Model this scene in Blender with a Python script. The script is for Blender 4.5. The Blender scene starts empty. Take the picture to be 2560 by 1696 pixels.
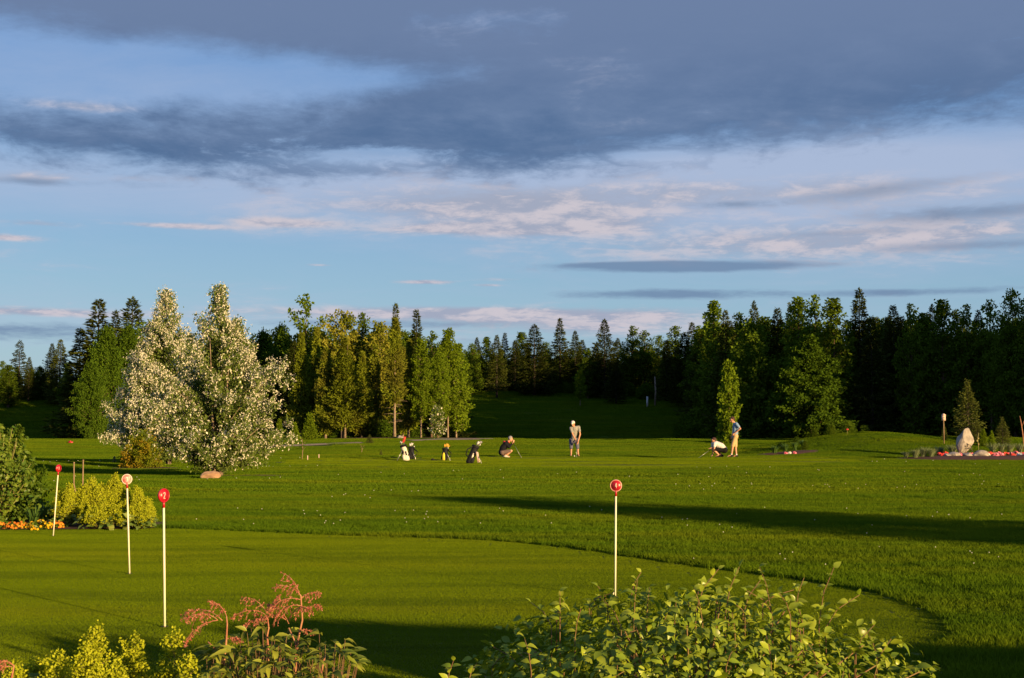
import bpy, math, random
import numpy as np
from mathutils import Vector, Matrix, Euler

random.seed(7)
RNG = np.random.default_rng(7)
S = bpy.context.scene
COL = S.collection
R = math.radians

# ------------------------------------------------------------------ camera, sky, sun, exposure
F = 3300.0                      # focal length in photo pixels (2560 wide)
CAMH = 1.27
PITCH = math.atan(226.0 / F)
cam_d = bpy.data.cameras.new('camera'); cam = bpy.data.objects.new('camera', cam_d); COL.objects.link(cam)
cam.location = (0, 0, CAMH); cam.rotation_euler = (math.pi / 2 + PITCH, 0, 0)
cam_d.sensor_width = 36; cam_d.lens = F / 2560 * 36; cam_d.clip_start = 0.05; cam_d.clip_end = 6000
S.camera = cam
SUN_EL = R(8.5); SUN_AZ = math.atan(2940 / 3300)      # shadows run this far to the left of straight ahead
SH = Vector((-math.sin(SUN_AZ), math.cos(SUN_AZ), 0))  # direction shadows fall in
sun_dir = Vector((SH.x * math.cos(SUN_EL), SH.y * math.cos(SUN_EL), -math.sin(SUN_EL)))
sd = bpy.data.lights.new('sun', 'SUN'); sun = bpy.data.objects.new('sun', sd); COL.objects.link(sun)
sd.energy = 5.0; sd.angle = R(0.55); sd.color = (1.0, 0.69, 0.30)
sun.rotation_euler = sun_dir.to_track_quat('-Z', 'Y').to_euler()
S.view_settings.view_transform = 'Standard'; S.view_settings.look = 'None'
S.view_settings.exposure = 1.05; S.view_settings.gamma = 1.0; S.view_settings.use_curve_mapping = False
S.cycles.use_denoising = True
S.cycles.max_bounces = 6; S.cycles.transparent_max_bounces = 4; S.cycles.transmission_bounces = 3

class E:                                   # tiny expression helper for shader math
    def __init__(s, nt, sock): s.nt = nt; s.s = sock
    def _op(s, op, *a):
        n = s.nt.nodes.new('ShaderNodeMath'); n.operation = op
        for i, v in enumerate((s,) + a):
            if isinstance(v, E): s.nt.links.new(v.s, n.inputs[i])
            else: n.inputs[i].default_value = v
        return E(s.nt, n.outputs[0])
    def __add__(s, o): return s._op('ADD', o)
    def __sub__(s, o): return s._op('SUBTRACT', o)
    def __mul__(s, o): return s._op('MULTIPLY', o)
    def __truediv__(s, o): return s._op('DIVIDE', o)
    def exp(s): return s._op('EXPONENT')
    def mx(s, o): return s._op('MAXIMUM', o)
    def mn(s, o): return s._op('MINIMUM', o)
    def absv(s): return s._op('ABSOLUTE')
def ramp01(e, a, b, smooth=True):
    n = e.nt.nodes.new('ShaderNodeMapRange'); n.interpolation_type = 'SMOOTHSTEP' if smooth else 'LINEAR'
    e.nt.links.new(e.s, n.inputs['Value']); n.inputs['From Min'].default_value = a; n.inputs['From Max'].default_value = b
    return E(e.nt, n.outputs['Result'])
def mixc(nt, f, a, b, mode='MIX'):
    n = nt.nodes.new('ShaderNodeMix'); n.data_type = 'RGBA'; n.blend_type = mode
    for k, v in (('Factor', f), ('A', a), ('B', b)):
        sk = [i for i in n.inputs if i.name == k and (i.type == 'RGBA' or (k == 'Factor' and i.type == 'VALUE'))][0]
        if isinstance(v, E): nt.links.new(v.s, sk)
        elif isinstance(v, bpy.types.NodeSocket): nt.links.new(v, sk)
        elif k == 'Factor': sk.default_value = v
        else: sk.default_value = (*v, 1)
    return [o for o in n.outputs if o.type == 'RGBA'][0]

world = bpy.data.worlds.new('World'); S.world = world; world.use_nodes = True
wn = world.node_tree; wn.nodes.clear()
sky = wn.nodes.new('ShaderNodeTexSky'); sky.sky_type = 'NISHITA'; sky.sun_disc = False
sky.sun_elevation = SUN_EL; sky.sun_rotation = math.pi - SUN_AZ + 0.0
sky.air_density = 1.0; sky.dust_density = 0.4; sky.ozone_density = 2.0
SKY_STRENGTH = 0.1
def build_sky():
    tc = wn.nodes.new('ShaderNodeTexCoord'); sx = wn.nodes.new('ShaderNodeSeparateXYZ')
    wn.links.new(tc.outputs['Generated'], sx.inputs[0])
    x, y, z = (E(wn, sx.outputs[i]) for i in range(3))
    U = x._op('ARCTAN2', y) * F            # azimuth and elevation in angular units of photo pixels
    V = z._op('ARCSINE') * F
    zz = z.mx(0.0) + 0.13
    def noise(sc, det, rough, off, xs=1.0, dist=0.0):
        cx = wn.nodes.new('ShaderNodeCombineXYZ')
        a = x / zz * xs; b = y / zz
        wn.links.new(a.s, cx.inputs[0]); wn.links.new(b.s, cx.inputs[1]); cx.inputs[2].default_value = off
        n = wn.nodes.new('ShaderNodeTexNoise'); n.noise_dimensions = '3D'
        n.inputs['Scale'].default_value = sc; n.inputs['Detail'].default_value = det
        n.inputs['Roughness'].default_value = rough; n.inputs['Distortion'].default_value = dist
        wn.links.new(cx.outputs[0], n.inputs['Vector'])
        return E(wn, n.outputs['Fac']) - 0.5
    n_big = noise(0.8, 6, 0.55, 1.3); n_mid = noise(2.4, 10, 0.66, 4.1, 1.15, 0.25); n_fine = noise(8.5, 8, 0.66, 9.2, 1.15, 0.3)
    n_w = noise(3.0, 10, 0.66, 17.0, 0.62, 0.5)
    def blob(px, py, sx_, sy_, amp, slope=0.0):
        du = U - (px - 1280); dv = V - (1074 - py) - du * slope
        a = du * (1 / sx_); b = dv * (1 / sy_)
        return ((a * a + b * b) * -1.0).exp() * amp
    def total(lst):
        t = None
        for b in lst: t = blob(*b) if t is None else t + blob(*b)
        return t
    # lower edge of the dark bank as a curve over azimuth
    cr = wn.nodes.new('ShaderNodeValToRGB')
    f = U * (1 / 3600) + 0.5
    wn.links.new(f.s, cr.inputs[0])
    pts = [(-1800, 520), (-1280, 425), (-900, 470), (-500, 455), (-250, 440), (0, 470), (350, 410), (700, 385), (1280, 345), (1800, 330)]
    el = cr.color_ramp.elements
    while len(el) > 1: el.remove(el[-1])
    for i, (u, py) in enumerate(pts):
        e = el[0] if i == 0 else el.new(u / 3600 + 0.5)
        e.position = u / 3600 + 0.5; v = (1074 - py) / 1000; e.color = (v, v, v, 1)
    edge = E(wn, cr.outputs[0]) * 1000
    warp = n_mid * 200 + n_fine * 170 + n_big * 40
    bank = ramp01(V - edge + warp, -35, 70)
    high = ramp01(V, 1500, 2600)                       # overhead the deck breaks up
    bank = bank * (ramp01(n_big + n_mid * 0.4, -0.22, 0.25) * high + (high * -1 + 1.0))
    hole = total([(60, 225, 560, 98, 1.1, -0.02), (560, 200, 420, 66, 0.75, 0.02), (-400, 300, 400, 120, 0.6), (900, 215, 260, 40, 0.5, 0.05), (1200, 60, 300, 30, .18)])
    nicks = total([(880, 398, 330, 34, 0.95, 0.02), (1640, 395, 200, 26, 0.8), (1620, 355, 80, 14, .5), (2480, 172, 90, 8, 0.5)])
    bank = (bank - ramp01(hole + n_mid * 1.6 + n_w * 0.7 + n_fine * 0.6, 0.12, 0.95) * 0.95 - ramp01(nicks + n_mid * 2.0 + n_fine * 2.0, 0.40, 1.0) * 0.85).mx(0.0)
    darks = total([(1720, 672, 330, 15, 1.15), (1560, 664, 170, 7, 0.6), (1640, 738, 260, 15, 0.85), (2250, 745, 420, 12, 0.75), (2180, 500, 330, 26, 0.62, 0.08),
                   (2380, 560, 330, 30, 0.75), (2430, 640, 330, 18, 0.72), (1800, 520, 140, 12, 0.6), (110, 493, 110, 13, 0.7), (380, 486, 170, 17, 0.6, 0.02),
                   (1000, 812, 420, 14, 0.75), (60, 845, 420, 24, 0.8), (2050, 600, 260, 12, 0.5), (1500, 860, 500, 20, 0.6)])
    darks = ramp01(darks + n_w * 1.2 + n_fine * 0.7, 0.25, 0.95)
    lights = total([(1200, 505, 480, 48, 1.0, 0.02), (1420, 560, 260, 36, 0.9), (1180, 575, 240, 14, 0.8), (710, 566, 130, 12, 1.0), (450, 582, 150, 8, 0.9),
                    (50, 627, 90, 8, 0.95), (130, 590, 90, 8, 0.6), (2050, 500, 460, 42, 0.7), (2350, 600, 420, 70, 0.62), (1060, 707, 80, 6, 1.0), (800, 668, 40, 4, 0.7), (1220, 714, 40, 4, 0.7),
                    (1150, 785, 520, 17, 1.0), (1430, 812, 420, 34, 0.85), (140, 798, 280, 11, 0.95), (1250, 700, 60, 5, 0.5), (1850, 620, 520, 45, 0.62), (120, 485, 120, 16, 0.7), (420, 470, 200, 20, 0.6),
                    (230, 312, 130, 12, 0.6)])
    lights = ramp01(lights + n_w * 1.3 + n_mid * 0.9 + n_fine * 0.7, 0.12, 1.0)
    veil = total([(900, 480, 1500, 85, 0.80), (2100, 520, 700, 150, 0.66), (300, 250, 800, 120, 0.30), (2200, 420, 700, 50, 0.4), (400, 820, 1600, 60, 0.3)])
    far = ramp01(U.absv(), 1500, 3000) * ramp01(V, 1900, 700) * 0.35
    veil = (veil + far + n_w * 0.7 + n_mid * 0.3).mx(0.0).mn(0.85)
    k = 1.0 / SKY_STRENGTH / 2 ** 1.05
    def c(r, g, b): return (r * k, g * k, b * k)
    base = mixc(wn, 1.0, sky.outputs[0], (0.74, 0.70, 0.71), 'MULTIPLY')
    zen = ramp01(V, 150, 900)
    pale = mixc(wn, zen, c(0.27, 0.47, 0.64), c(0.165, 0.33, 0.66))
    base = mixc(wn, 0.75, base, pale)
    col = mixc(wn, veil, base, c(0.43, 0.51, 0.69))
    darkcol = mixc(wn, ramp01(n_mid + n_w * 0.7 + n_fine * 0.4 + n_big * 0.5, -0.22, 0.26), c(0.074, 0.145, 0.288), c(0.150, 0.228, 0.385))
    topgrey = mixc(wn, ramp01(V, 640, 1050), darkcol, c(0.150, 0.215, 0.365))
    col = mixc(wn, bank * 0.97, col, topgrey)
    col = mixc(wn, lights, col, mixc(wn, ramp01(n_fine + n_w, -0.12, 0.14), c(0.36, 0.40, 0.52), c(0.60, 0.56, 0.62)))
    col = mixc(wn, darks * 0.85, col, c(0.16, 0.25, 0.40))
    low = ramp01(z, -0.02, 0.0)
    col = mixc(wn, low, c(0.06, 0.07, 0.04), col)
    bg = wn.nodes.new('ShaderNodeBackground'); bg.inputs[1].default_value = SKY_STRENGTH
    wn.links.new(col, bg.inputs[0]); out = wn.nodes.new('ShaderNodeOutputWorld'); wn.links.new(bg.outputs[0], out.inputs[0])
build_sky()
world.cycles.sampling_method = 'MANUAL'; world.cycles.sample_map_resolution = 512

# ------------------------------------------------------------------ helpers
cp, sp = math.cos(PITCH), math.sin(PITCH)
def W(px, py, Y):
    """the place at distance Y that the photo shows at (px, py)"""
    u = (px - 1280) / F; v = (848 - py) / F
    dy = cp - v * sp; dz = sp + v * cp
    return Vector((u / dy * Y, Y, CAMH + dz / dy * Y))

def smooth(a, b, x):
    t = np.clip((np.asarray(x, float) - a) / (b - a), 0, 1); return t * t * (3 - 2 * t)
def wob(x, y, s, seed):                          # cheap smooth value noise from sines
    r = np.random.default_rng(seed); o = 0
    for _ in range(6):
        a = r.uniform(0, 2 * math.pi); k = s * r.uniform(0.6, 1.6); o = o + np.sin((x * math.cos(a) + y * math.sin(a)) * k + r.uniform(0, 6.28))
    return o / 6
def Z(x, y):
    x = np.asarray(x, float); y = np.asarray(y, float)
    yy = np.maximum(y, 1.0); r = x / yy
    z = 0.62 * smooth(58, 88, y)
    z = z - 2.2 * smooth(89, 108, y)
    left = smooth(-0.20, -0.29, r)
    zc = np.clip(y - 108, 0, 64) * 0.1215 + np.clip(y - 172, 0, 260) * 0.06
    zl = np.clip(y - 108, 0, 33) * 0.180 + np.clip(y - 141, 0, 200) * 0.02
    z = z + zc * (1 - left) + zl * left
    z = z * (1 - smooth(0.16, 0.3, r) * smooth(85, 110, y) * 0.55)
    # mound on the right
    z = z + 0.93 * np.exp(-((x - 17.6) / 4.6) ** 2 - ((y - 66.5) / 5.5) ** 2) + 0.62 * np.exp(-((x - 25.5) / 5) ** 2 - ((y - 68) / 6) ** 2)
    # dip and roll on the left behind the blossom trees
    z = z - 0.16 * np.exp(-((x + 20) / 8) ** 2 - ((y - 66) / 9) ** 2) - 0.10 * np.exp(-((x + 14) / 6) ** 2 - ((y - 47) / 6) ** 2)
    far = smooth(16, 30, y)
    z = z + far * (0.055 * wob(x * 0.35, y, 0.9, 3) + 0.030 * wob(x * 0.22, y, 2.4, 5)) + 0.05 * wob(x, y, 0.35, 8) * far
    z = z - 0.5 * smooth(4, -12, y) * 0
    return z
def zat(x, y): return float(Z(x, y))
def G(px, Y):
    """ground point at distance Y under photo column px"""
    x = (px - 1280) / F * Y
    return Vector((x, Y, zat(x, Y)))

def mesh_np(name, V, faces, mats, tone=None, smooth_=False, midx=None):
    V = np.asarray(V, np.float32).reshape(-1, 3)
    if isinstance(faces, np.ndarray): groups = [faces]
    else: groups = [np.asarray(f, np.int32) for f in faces]
    me = bpy.data.meshes.new(name)
    me.vertices.add(len(V)); me.vertices.foreach_set('co', V.ravel())
    nl = sum(g.size for g in groups); nf = sum(len(g) for g in groups)
    me.loops.add(nl); me.loops.foreach_set('vertex_index', np.concatenate([g.ravel() for g in groups]).astype(np.int32))
    me.polygons.add(nf)
    tot = np.concatenate([np.full(len(g), g.shape[1]) for g in groups]).astype(np.int32)
    st = np.concatenate([[0], np.cumsum(tot)[:-1]]).astype(np.int32)
    me.polygons.foreach_set('loop_start', st); me.polygons.foreach_set('loop_total', tot)
    if smooth_: me.polygons.foreach_set('use_smooth', np.ones(nf, bool))
    if not isinstance(mats, (list, tuple)): mats = [mats]
    for m in mats: me.materials.append(m)
    if midx is not None: me.polygons.foreach_set('material_index', np.asarray(midx, np.int32))
    me.update()
    if tone is not None:
        a = me.attributes.new('tone', 'FLOAT', 'FACE'); a.data.foreach_set('value', np.asarray(tone, np.float32))
    return me
def link(name, me, parent=None, loc=(0, 0, 0)):
    o = bpy.data.objects.new(name, me); COL.objects.link(o); o.location = loc
    if parent is not None: o.parent = parent
    return o
def tag(o, label=None, cat=None, group=None, kind=None):
    if label: o['label'] = label
    if cat: o['category'] = cat
    if group: o['group'] = group
    if kind: o['kind'] = kind
    return o
def empty(name, loc, rz=0.0, sc=None):
    o = bpy.data.objects.new(name, None); COL.objects.link(o); o.location = loc; o.rotation_euler = (0, 0, rz)
    o.empty_display_size = 0.1
    if sc: o.scale = sc
    return o

def tube(pts, rad, n=8, cap=True):
    """swept tube, returns verts, quads"""
    pts = np.asarray(pts, float); rad = np.broadcast_to(np.asarray(rad, float), (len(pts),))
    d = np.gradient(pts, axis=0); d /= np.linalg.norm(d, axis=1)[:, None] + 1e-9
    up = np.array([0, 0, 1.0]) if abs(d[0][2]) < 0.9 else np.array([1.0, 0, 0])
    V = []; a = np.linspace(0, 2 * math.pi, n, endpoint=False)
    for p, t, r in zip(pts, d, rad):
        s = np.cross(t, up); s /= np.linalg.norm(s) + 1e-9; b = np.cross(s, t)
        V.append(p + r * (np.cos(a)[:, None] * s + np.sin(a)[:, None] * b))
    V = np.concatenate(V); m = len(pts)
    Fq = [[i * n + j, i * n + (j + 1) % n, (i + 1) * n + (j + 1) % n, (i + 1) * n + j] for i in range(m - 1) for j in range(n)]
    Fq = np.array(Fq, np.int32)
    if cap:
        V = np.concatenate([V, pts[:1], pts[-1:]]); c0, c1 = m * n, m * n + 1
        Ft = [[c0, (j + 1) % n, j, c0] for j in range(n)]
        Ft2 = [[c0, (j + 1) % n, j] for j in range(n)] + [[c1, (m - 1) * n + j, (m - 1) * n + (j + 1) % n] for j in range(n)]
        return V, Fq, np.array(Ft2, np.int32)
    return V, Fq, np.zeros((0, 3), np.int32)
class Build:
    """collects quads and triangles into one mesh"""
    def __init__(s): s.V = []; s.Q = []; s.T = []; s.n = 0
    def add(s, V, Q=None, T=None):
        V = np.asarray(V, float).reshape(-1, 3); s.V.append(V)
        if Q is not None and len(Q): s.Q.append(np.asarray(Q, np.int32) + s.n)
        if T is not None and len(T): s.T.append(np.asarray(T, np.int32) + s.n)
        s.n += len(V); return s
    def tube(s, pts, rad, n=8): V, Q, T = tube(pts, rad, n); return s.add(V, Q, T)
    def box(s, c, h, rz=0.0):
        c = np.array(c, float); x, y, z = h
        V = np.array([[i * x, j * y, k * z] for i in (-1, 1) for j in (-1, 1) for k in (-1, 1)], float)
        cs, sn = math.cos(rz), math.sin(rz); V = V @ np.array([[cs, sn, 0], [-sn, cs, 0], [0, 0, 1]]) + c
        return s.add(V, [[0, 1, 3, 2], [4, 6, 7, 5], [0, 4, 5, 1], [2, 3, 7, 6], [0, 2, 6, 4], [1, 5, 7, 3]])
    def mesh(s, name, mat, sm=True, tone=False):
        g = []
        if s.Q: g.append(np.concatenate(s.Q))
        if s.T: g.append(np.concatenate(s.T))
        nf = sum(len(x) for x in g)
        return mesh_np(name, np.concatenate(s.V), g, mat, RNG.random(nf) if tone else None, sm)
    def obj(s, name, mat, parent=None, loc=(0, 0, 0), sm=True, tone=False): return link(name, s.mesh(name, mat, sm, tone), parent, loc)

# ------------------------------------------------------------------ materials
def material(name):
    m = bpy.data.materials.new(name); m.use_nodes = True; nt = m.node_tree; nt.nodes.clear()
    out = nt.nodes.new('ShaderNodeOutputMaterial'); return m, nt, out
def pos_noise(nt, scale, detail=4, rough=0.6, obj=False, stretch=None):
    if obj:
        tc = nt.nodes.new('ShaderNodeTexCoord'); src = tc.outputs['Object']
    else:
        g = nt.nodes.new('ShaderNodeNewGeometry'); src = g.outputs['Position']
    if stretch:
        mp = nt.nodes.new('ShaderNodeMapping'); mp.inputs['Scale'].default_value = stretch; nt.links.new(src, mp.inputs[0]); src = mp.outputs[0]
    n = nt.nodes.new('ShaderNodeTexNoise'); n.inputs['Scale'].default_value = scale; n.inputs['Detail'].default_value = detail
    n.inputs['Roughness'].default_value = rough; nt.links.new(src, n.inputs['Vector'])
    return E(nt, n.outputs['Fac'])
def plain(name, col, rough=0.6, col2=None, scale=20.0, bump=0.0, metal=0.0, spec=0.4):
    m, nt, out = material(name); b = nt.nodes.new('ShaderNodeBsdfPrincipled')
    n = pos_noise(nt, scale, 5, 0.6, obj=True)
    c2 = col2 or tuple(v * 0.8 for v in col)
    nt.links.new(mixc(nt, ramp01(n, 0.35, 0.65), col, c2), b.inputs['Base Color'])
    b.inputs['Roughness'].default_value = rough; b.inputs['Metallic'].default_value = metal; b.inputs['Specular IOR Level'].default_value = spec
    if bump:
        bp = nt.nodes.new('ShaderNodeBump'); bp.inputs['Strength'].default_value = bump; bp.inputs['Distance'].default_value = 0.02
        nt.links.new(n.s, bp.inputs['Height']); nt.links.new(bp.outputs[0], b.inputs['Normal'])
    nt.links.new(b.outputs[0], out.inputs[0]); return m
def leafy(name, cols, trans=0.3, gloss=0.0, patch=None, patch_scale=0.25, tree_var=0.0, rough=0.4):
    """cols: dark and light leaf colour, chosen leaf by leaf; patch: a third colour in large clumps"""
    m, nt, out = material(name)
    at = nt.nodes.new('ShaderNodeAttribute'); at.attribute_name = 'tone'
    c = mixc(nt, E(nt, at.outputs['Fac']), cols[0], cols[1])
    if patch:
        n = pos_noise(nt, patch_scale, 3, 0.55)
        c = mixc(nt, ramp01(n, 0.42, 0.64), c, patch)
    if tree_var:
        oi = nt.nodes.new('ShaderNodeObjectInfo'); r = E(nt, oi.outputs['Random']) * (2 * tree_var) + (1 - tree_var)
        cx = nt.nodes.new('ShaderNodeCombineXYZ')
        for i in range(3): nt.links.new(r.s, cx.inputs[i])
        c = mixc(nt, 1.0, c, cx.outputs[0], 'MULTIPLY')
    d = nt.nodes.new('ShaderNodeBsdfDiffuse'); t = nt.nodes.new('ShaderNodeBsdfTranslucent')
    nt.links.new(c, d.inputs[0])
    tc = mixc(nt, 1.0, c, (1.25, 1.25, 0.6), 'MULTIPLY'); nt.links.new(tc, t.inputs[0])
    mx = nt.nodes.new('ShaderNodeMixShader'); mx.inputs[0].default_value = trans
    nt.links.new(d.outputs[0], mx.inputs[1]); nt.links.new(t.outputs[0], mx.inputs[2]); res = mx.outputs[0]
    if gloss:
        g = nt.nodes.new('ShaderNodeBsdfGlossy'); g.inputs['Roughness'].default_value = rough; g.inputs[0].default_value = (1, 1, 1, 1)
        m2 = nt.nodes.new('ShaderNodeMixShader'); m2.inputs[0].default_value = gloss
        nt.links.new(res, m2.inputs[1]); nt.links.new(g.outputs[0], m2.inputs[2]); res = m2.outputs[0]
    nt.links.new(res, out.inputs[0]); return m
def ground_mat(name, c1, c2, c3, bump=0.6, bscale=60.0):
    m, nt, out = material(name); b = nt.nodes.new('ShaderNodeBsdfPrincipled')
    a = pos_noise(nt, 0.35, 5, 0.6); f = pos_noise(nt, 9.0, 6, 0.7); h = pos_noise(nt, bscale, 3, 0.7)
    c = mixc(nt, ramp01(a, 0.35, 0.65), c1, c2); c = mixc(nt, ramp01(f, 0.45, 0.75), c, c3)
    nt.links.new(c, b.inputs['Base Color']); b.inputs['Roughness'].default_value = 0.95; b.inputs['Specular IOR Level'].default_value = 0.1
    bp = nt.nodes.new('ShaderNodeBump'); bp.inputs['Strength'].default_value = bump; bp.inputs['Distance'].default_value = 0.03
    nt.links.new(h.s, bp.inputs['Height']); nt.links.new(bp.outputs[0], b.inputs['Normal'])
    nt.links.new(b.outputs[0], out.inputs[0]); return m

M = {}
M['lawn'] = ground_mat('lawn', (0.055, 0.080, 0.005), (0.070, 0.09, 0.006), (0.045, 0.06, 0.006))
M['turf'] = ground_mat('turf', (0.085, 0.108, 0.014), (0.095, 0.112, 0.015), (0.07, 0.09, 0.012), 0.5, 160.0)
M['mulch'] = plain('mulch', (0.10, 0.035, 0.018), 0.95, (0.05, 0.02, 0.012), 40.0, 1.0)
M['path'] = plain('path', (0.25, 0.19, 0.14), 0.95, (0.17, 0.13, 0.10), 6.0, 0.3)
def blade_mat(name, c1, c2, c3, trans):
    m, nt, out = material(name)
    at = nt.nodes.new('ShaderNodeAttribute'); at.attribute_name = 'tone'
    c = mixc(nt, E(nt, at.outputs['Fac']), c1, c2)
    a = pos_noise(nt, 0.5, 4, 0.65, stretch=(0.18, 1.0, 1.0)); b = pos_noise(nt, 1.6, 5, 0.65, stretch=(0.16, 1.0, 1.0))
    c = mixc(nt, ramp01(a, 0.40, 0.68) * 0.75, c, c3)
    c = mixc(nt, ramp01(b, 0.42, 0.66) * 0.6, c, mixc(nt, 0.5, c1, (0.02, 0.045, 0.008)))
    d = nt.nodes.new('ShaderNodeBsdfDiffuse'); t = nt.nodes.new('ShaderNodeBsdfTranslucent')
    nt.links.new(c, d.inputs[0]); nt.links.new(c, t.inputs[0])
    mx = nt.nodes.new('ShaderNodeMixShader'); mx.inputs[0].default_value = trans
    nt.links.new(d.outputs[0], mx.inputs[1]); nt.links.new(t.outputs[0], mx.inputs[2]); nt.links.new(mx.outputs[0], out.inputs[0]); return m
M['blade_rough'] = blade_mat('blade_rough', (0.060, 0.120, 0.005), (0.109, 0.176, 0.008), (0.150, 0.186, 0.008), 0.25)
M['blade_green'] = blade_mat('blade_green', (0.110, 0.166, 0.005), (0.142, 0.200, 0.007), (0.152, 0.192, 0.007), 0.2)
M['spruce'] = leafy('spruce_needles', ((0.042, 0.058, 0.012), (0.090, 0.105, 0.018)), 0.12, tree_var=0.25)
M['dark_spruce'] = leafy('dark_spruce_needles', ((0.030, 0.044, 0.010), (0.062, 0.076, 0.014)), 0.10, tree_var=0.25)
M['blue_spruce'] = leafy('blue_spruce_needles', ((0.06, 0.085, 0.018), (0.15, 0.165, 0.038)), 0.1)
M['cedar'] = leafy('cedar_foliage', ((0.110, 0.145, 0.012), (0.21, 0.245, 0.020)), 0.25, patch=(0.125, 0.125, 0.018), patch_scale=0.5, tree_var=0.2)
M['leaf_bright'] = leafy('bright_leaves', ((0.090, 0.145, 0.009), (0.17, 0.235, 0.015)), 0.35, tree_var=0.15)
M['leaf_mid'] = leafy('mid_green_leaves', ((0.050, 0.088, 0.008), (0.105, 0.155, 0.013)), 0.3, tree_var=0.25)
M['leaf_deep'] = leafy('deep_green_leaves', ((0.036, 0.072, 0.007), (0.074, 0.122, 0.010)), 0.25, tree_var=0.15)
M['leaf_golden'] = leafy('golden_birch_leaves', ((0.12, 0.14, 0.012), (0.28, 0.26, 0.04)), 0.25, patch=(0.12, 0.15, 0.012), patch_scale=0.6)
M['leaf_orange'] = leafy('orange_leaves', ((0.16, 0.17, 0.012), (0.34, 0.19, 0.02)), 0.3, patch=(0.13, 0.17, 0.012), patch_scale=1.0)
M['leaf_apple'] = leafy('apple_leaves', ((0.075, 0.12, 0.025), (0.15, 0.19, 0.045)), 0.3)
M['blossom'] = leafy('blossom', ((0.50, 0.47, 0.39), (0.76, 0.71, 0.60)), 0.25)
M['bush_leaf'] = leafy('bush_leaf', ((0.12, 0.19, 0.010), (0.32, 0.37, 0.028)), 0.28, gloss=0.022, rough=0.36, patch=(0.17, 0.23, 0.02), patch_scale=7.0, tree_var=0.3)
M['shrub_leaf'] = leafy('shrub_leaf', ((0.05, 0.105, 0.010), (0.15, 0.205, 0.02)), 0.3, gloss=0.015)
M['mantle_flower'] = leafy('mantle_flower', ((0.27, 0.31, 0.012), (0.42, 0.44, 0.03)), 0.3)
M['mantle_leaf'] = leafy('mantle_leaf', ((0.11, 0.18, 0.03), (0.24, 0.28, 0.05)), 0.3, gloss=0.03)
M['astilbe_plume'] = leafy('astilbe_plume', ((0.30, 0.07, 0.05), (0.50, 0.19, 0.15)), 0.2)
M['astilbe_leaf'] = leafy('astilbe_leaf', ((0.06, 0.11, 0.012), (0.27, 0.29, 0.035)), 0.35, gloss=0.015, tree_var=0.25)
M['red_stem'] = plain('red_stem', (0.36, 0.18, 0.09), 0.7, (0.28, 0.09, 0.05), 30)
M['brown_stem'] = plain('brown_stem', (0.20, 0.13, 0.05), 0.8, (0.16, 0.07, 0.04), 30)
M['stem'] = plain('green_stem', (0.22, 0.24, 0.06), 0.7, (0.2, 0.14, 0.05), 30)
M['bark'] = plain('bark', (0.16, 0.10, 0.065), 0.95, (0.08, 0.05, 0.035), 6.0, 0.8)
M['pale_bark'] = plain('pale_bark', (0.27, 0.20, 0.145), 0.9, (0.15, 0.105, 0.075), 5.0, 0.6)
M['dark_bark'] = plain('dark_bark', (0.06, 0.045, 0.035), 0.95, (0.03, 0.024, 0.02), 6.0, 0.6)
M['yellow_flower'] = leafy('yellow_flower', ((0.62, 0.32, 0.01), (0.78, 0.46, 0.03)), 0.2)
M['orange_flower'] = leafy('orange_flower', ((0.55, 0.14, 0.02), (0.72, 0.30, 0.04)), 0.2)
M['pink_flower'] = leafy('pink_flower', ((0.62, 0.10, 0.16), (0.80, 0.32, 0.42)), 0.2)
M['red_flower'] = leafy('red_flower', ((0.60, 0.04, 0.04), (0.75, 0.14, 0.12)), 0.2)
M['white_flower'] = leafy('white_flower', ((0.70, 0.66, 0.62), (0.85, 0.8, 0.78)), 0.2)
M['blue_grass'] = leafy('blue_grass', ((0.13, 0.16, 0.08), (0.26, 0.30, 0.16)), 0.2)
M['lily_leaf'] = leafy('lily_leaf', ((0.045, 0.10, 0.02), (0.10, 0.18, 0.03)), 0.25, gloss=0.04)
M['rod'] = plain('cream_rod', (0.80, 0.72, 0.52), 0.45, (0.74, 0.66, 0.48), 8.0)
M['red_plastic'] = plain('red_plastic', (0.40, 0.008, 0.020), 0.35, (0.33, 0.007, 0.018), 12.0, spec=0.5)
M['rim'] = plain('worn_rim', (0.62, 0.22, 0.18), 0.45, (0.75, 0.40, 0.32), 30.0)
M['rim_pale'] = plain('pale_rim', (0.85, 0.66, 0.55), 0.5, (0.75, 0.5, 0.42), 30.0)
M['digit'] = plain('digit_paint', (0.72, 0.42, 0.36), 0.5)
M['digit_pale'] = plain('pale_digit_paint', (0.9, 0.78, 0.7), 0.5)
M['red_worn'] = plain('scuffed_red_plastic', (0.62, 0.12, 0.12), 0.5, (0.78, 0.36, 0.32), 60.0)
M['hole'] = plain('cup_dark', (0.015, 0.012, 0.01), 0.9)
M['skin'] = plain('skin', (0.56, 0.27, 0.17), 0.55)
M['grey_knit'] = plain('grey_knit', (0.24, 0.22, 0.24), 0.9)
M['black_cloth'] = plain('black_cloth', (0.008, 0.007, 0.009), 0.9, spec=0.15)
M['navy_cloth'] = plain('navy_cloth', (0.010, 0.010, 0.014), 0.9, spec=0.15)
M['red_cloth'] = plain('red_cloth', (0.65, 0.05, 0.04), 0.8)
M['taupe_cloth'] = plain('taupe_cloth', (0.13, 0.085, 0.075), 0.9)
M['white_cloth'] = plain('white_cloth', (0.60, 0.56, 0.56), 0.85)
M['beige_cloth'] = plain('beige_checked_cloth', (0.30, 0.28, 0.25), 0.9, (0.15, 0.15, 0.15), 30.0)
M['slate_cloth'] = plain('slate_cloth', (0.10, 0.10, 0.15), 0.9)
M['blue_cloth'] = plain('blue_cloth', (0.20, 0.30, 0.46), 0.9)
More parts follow.
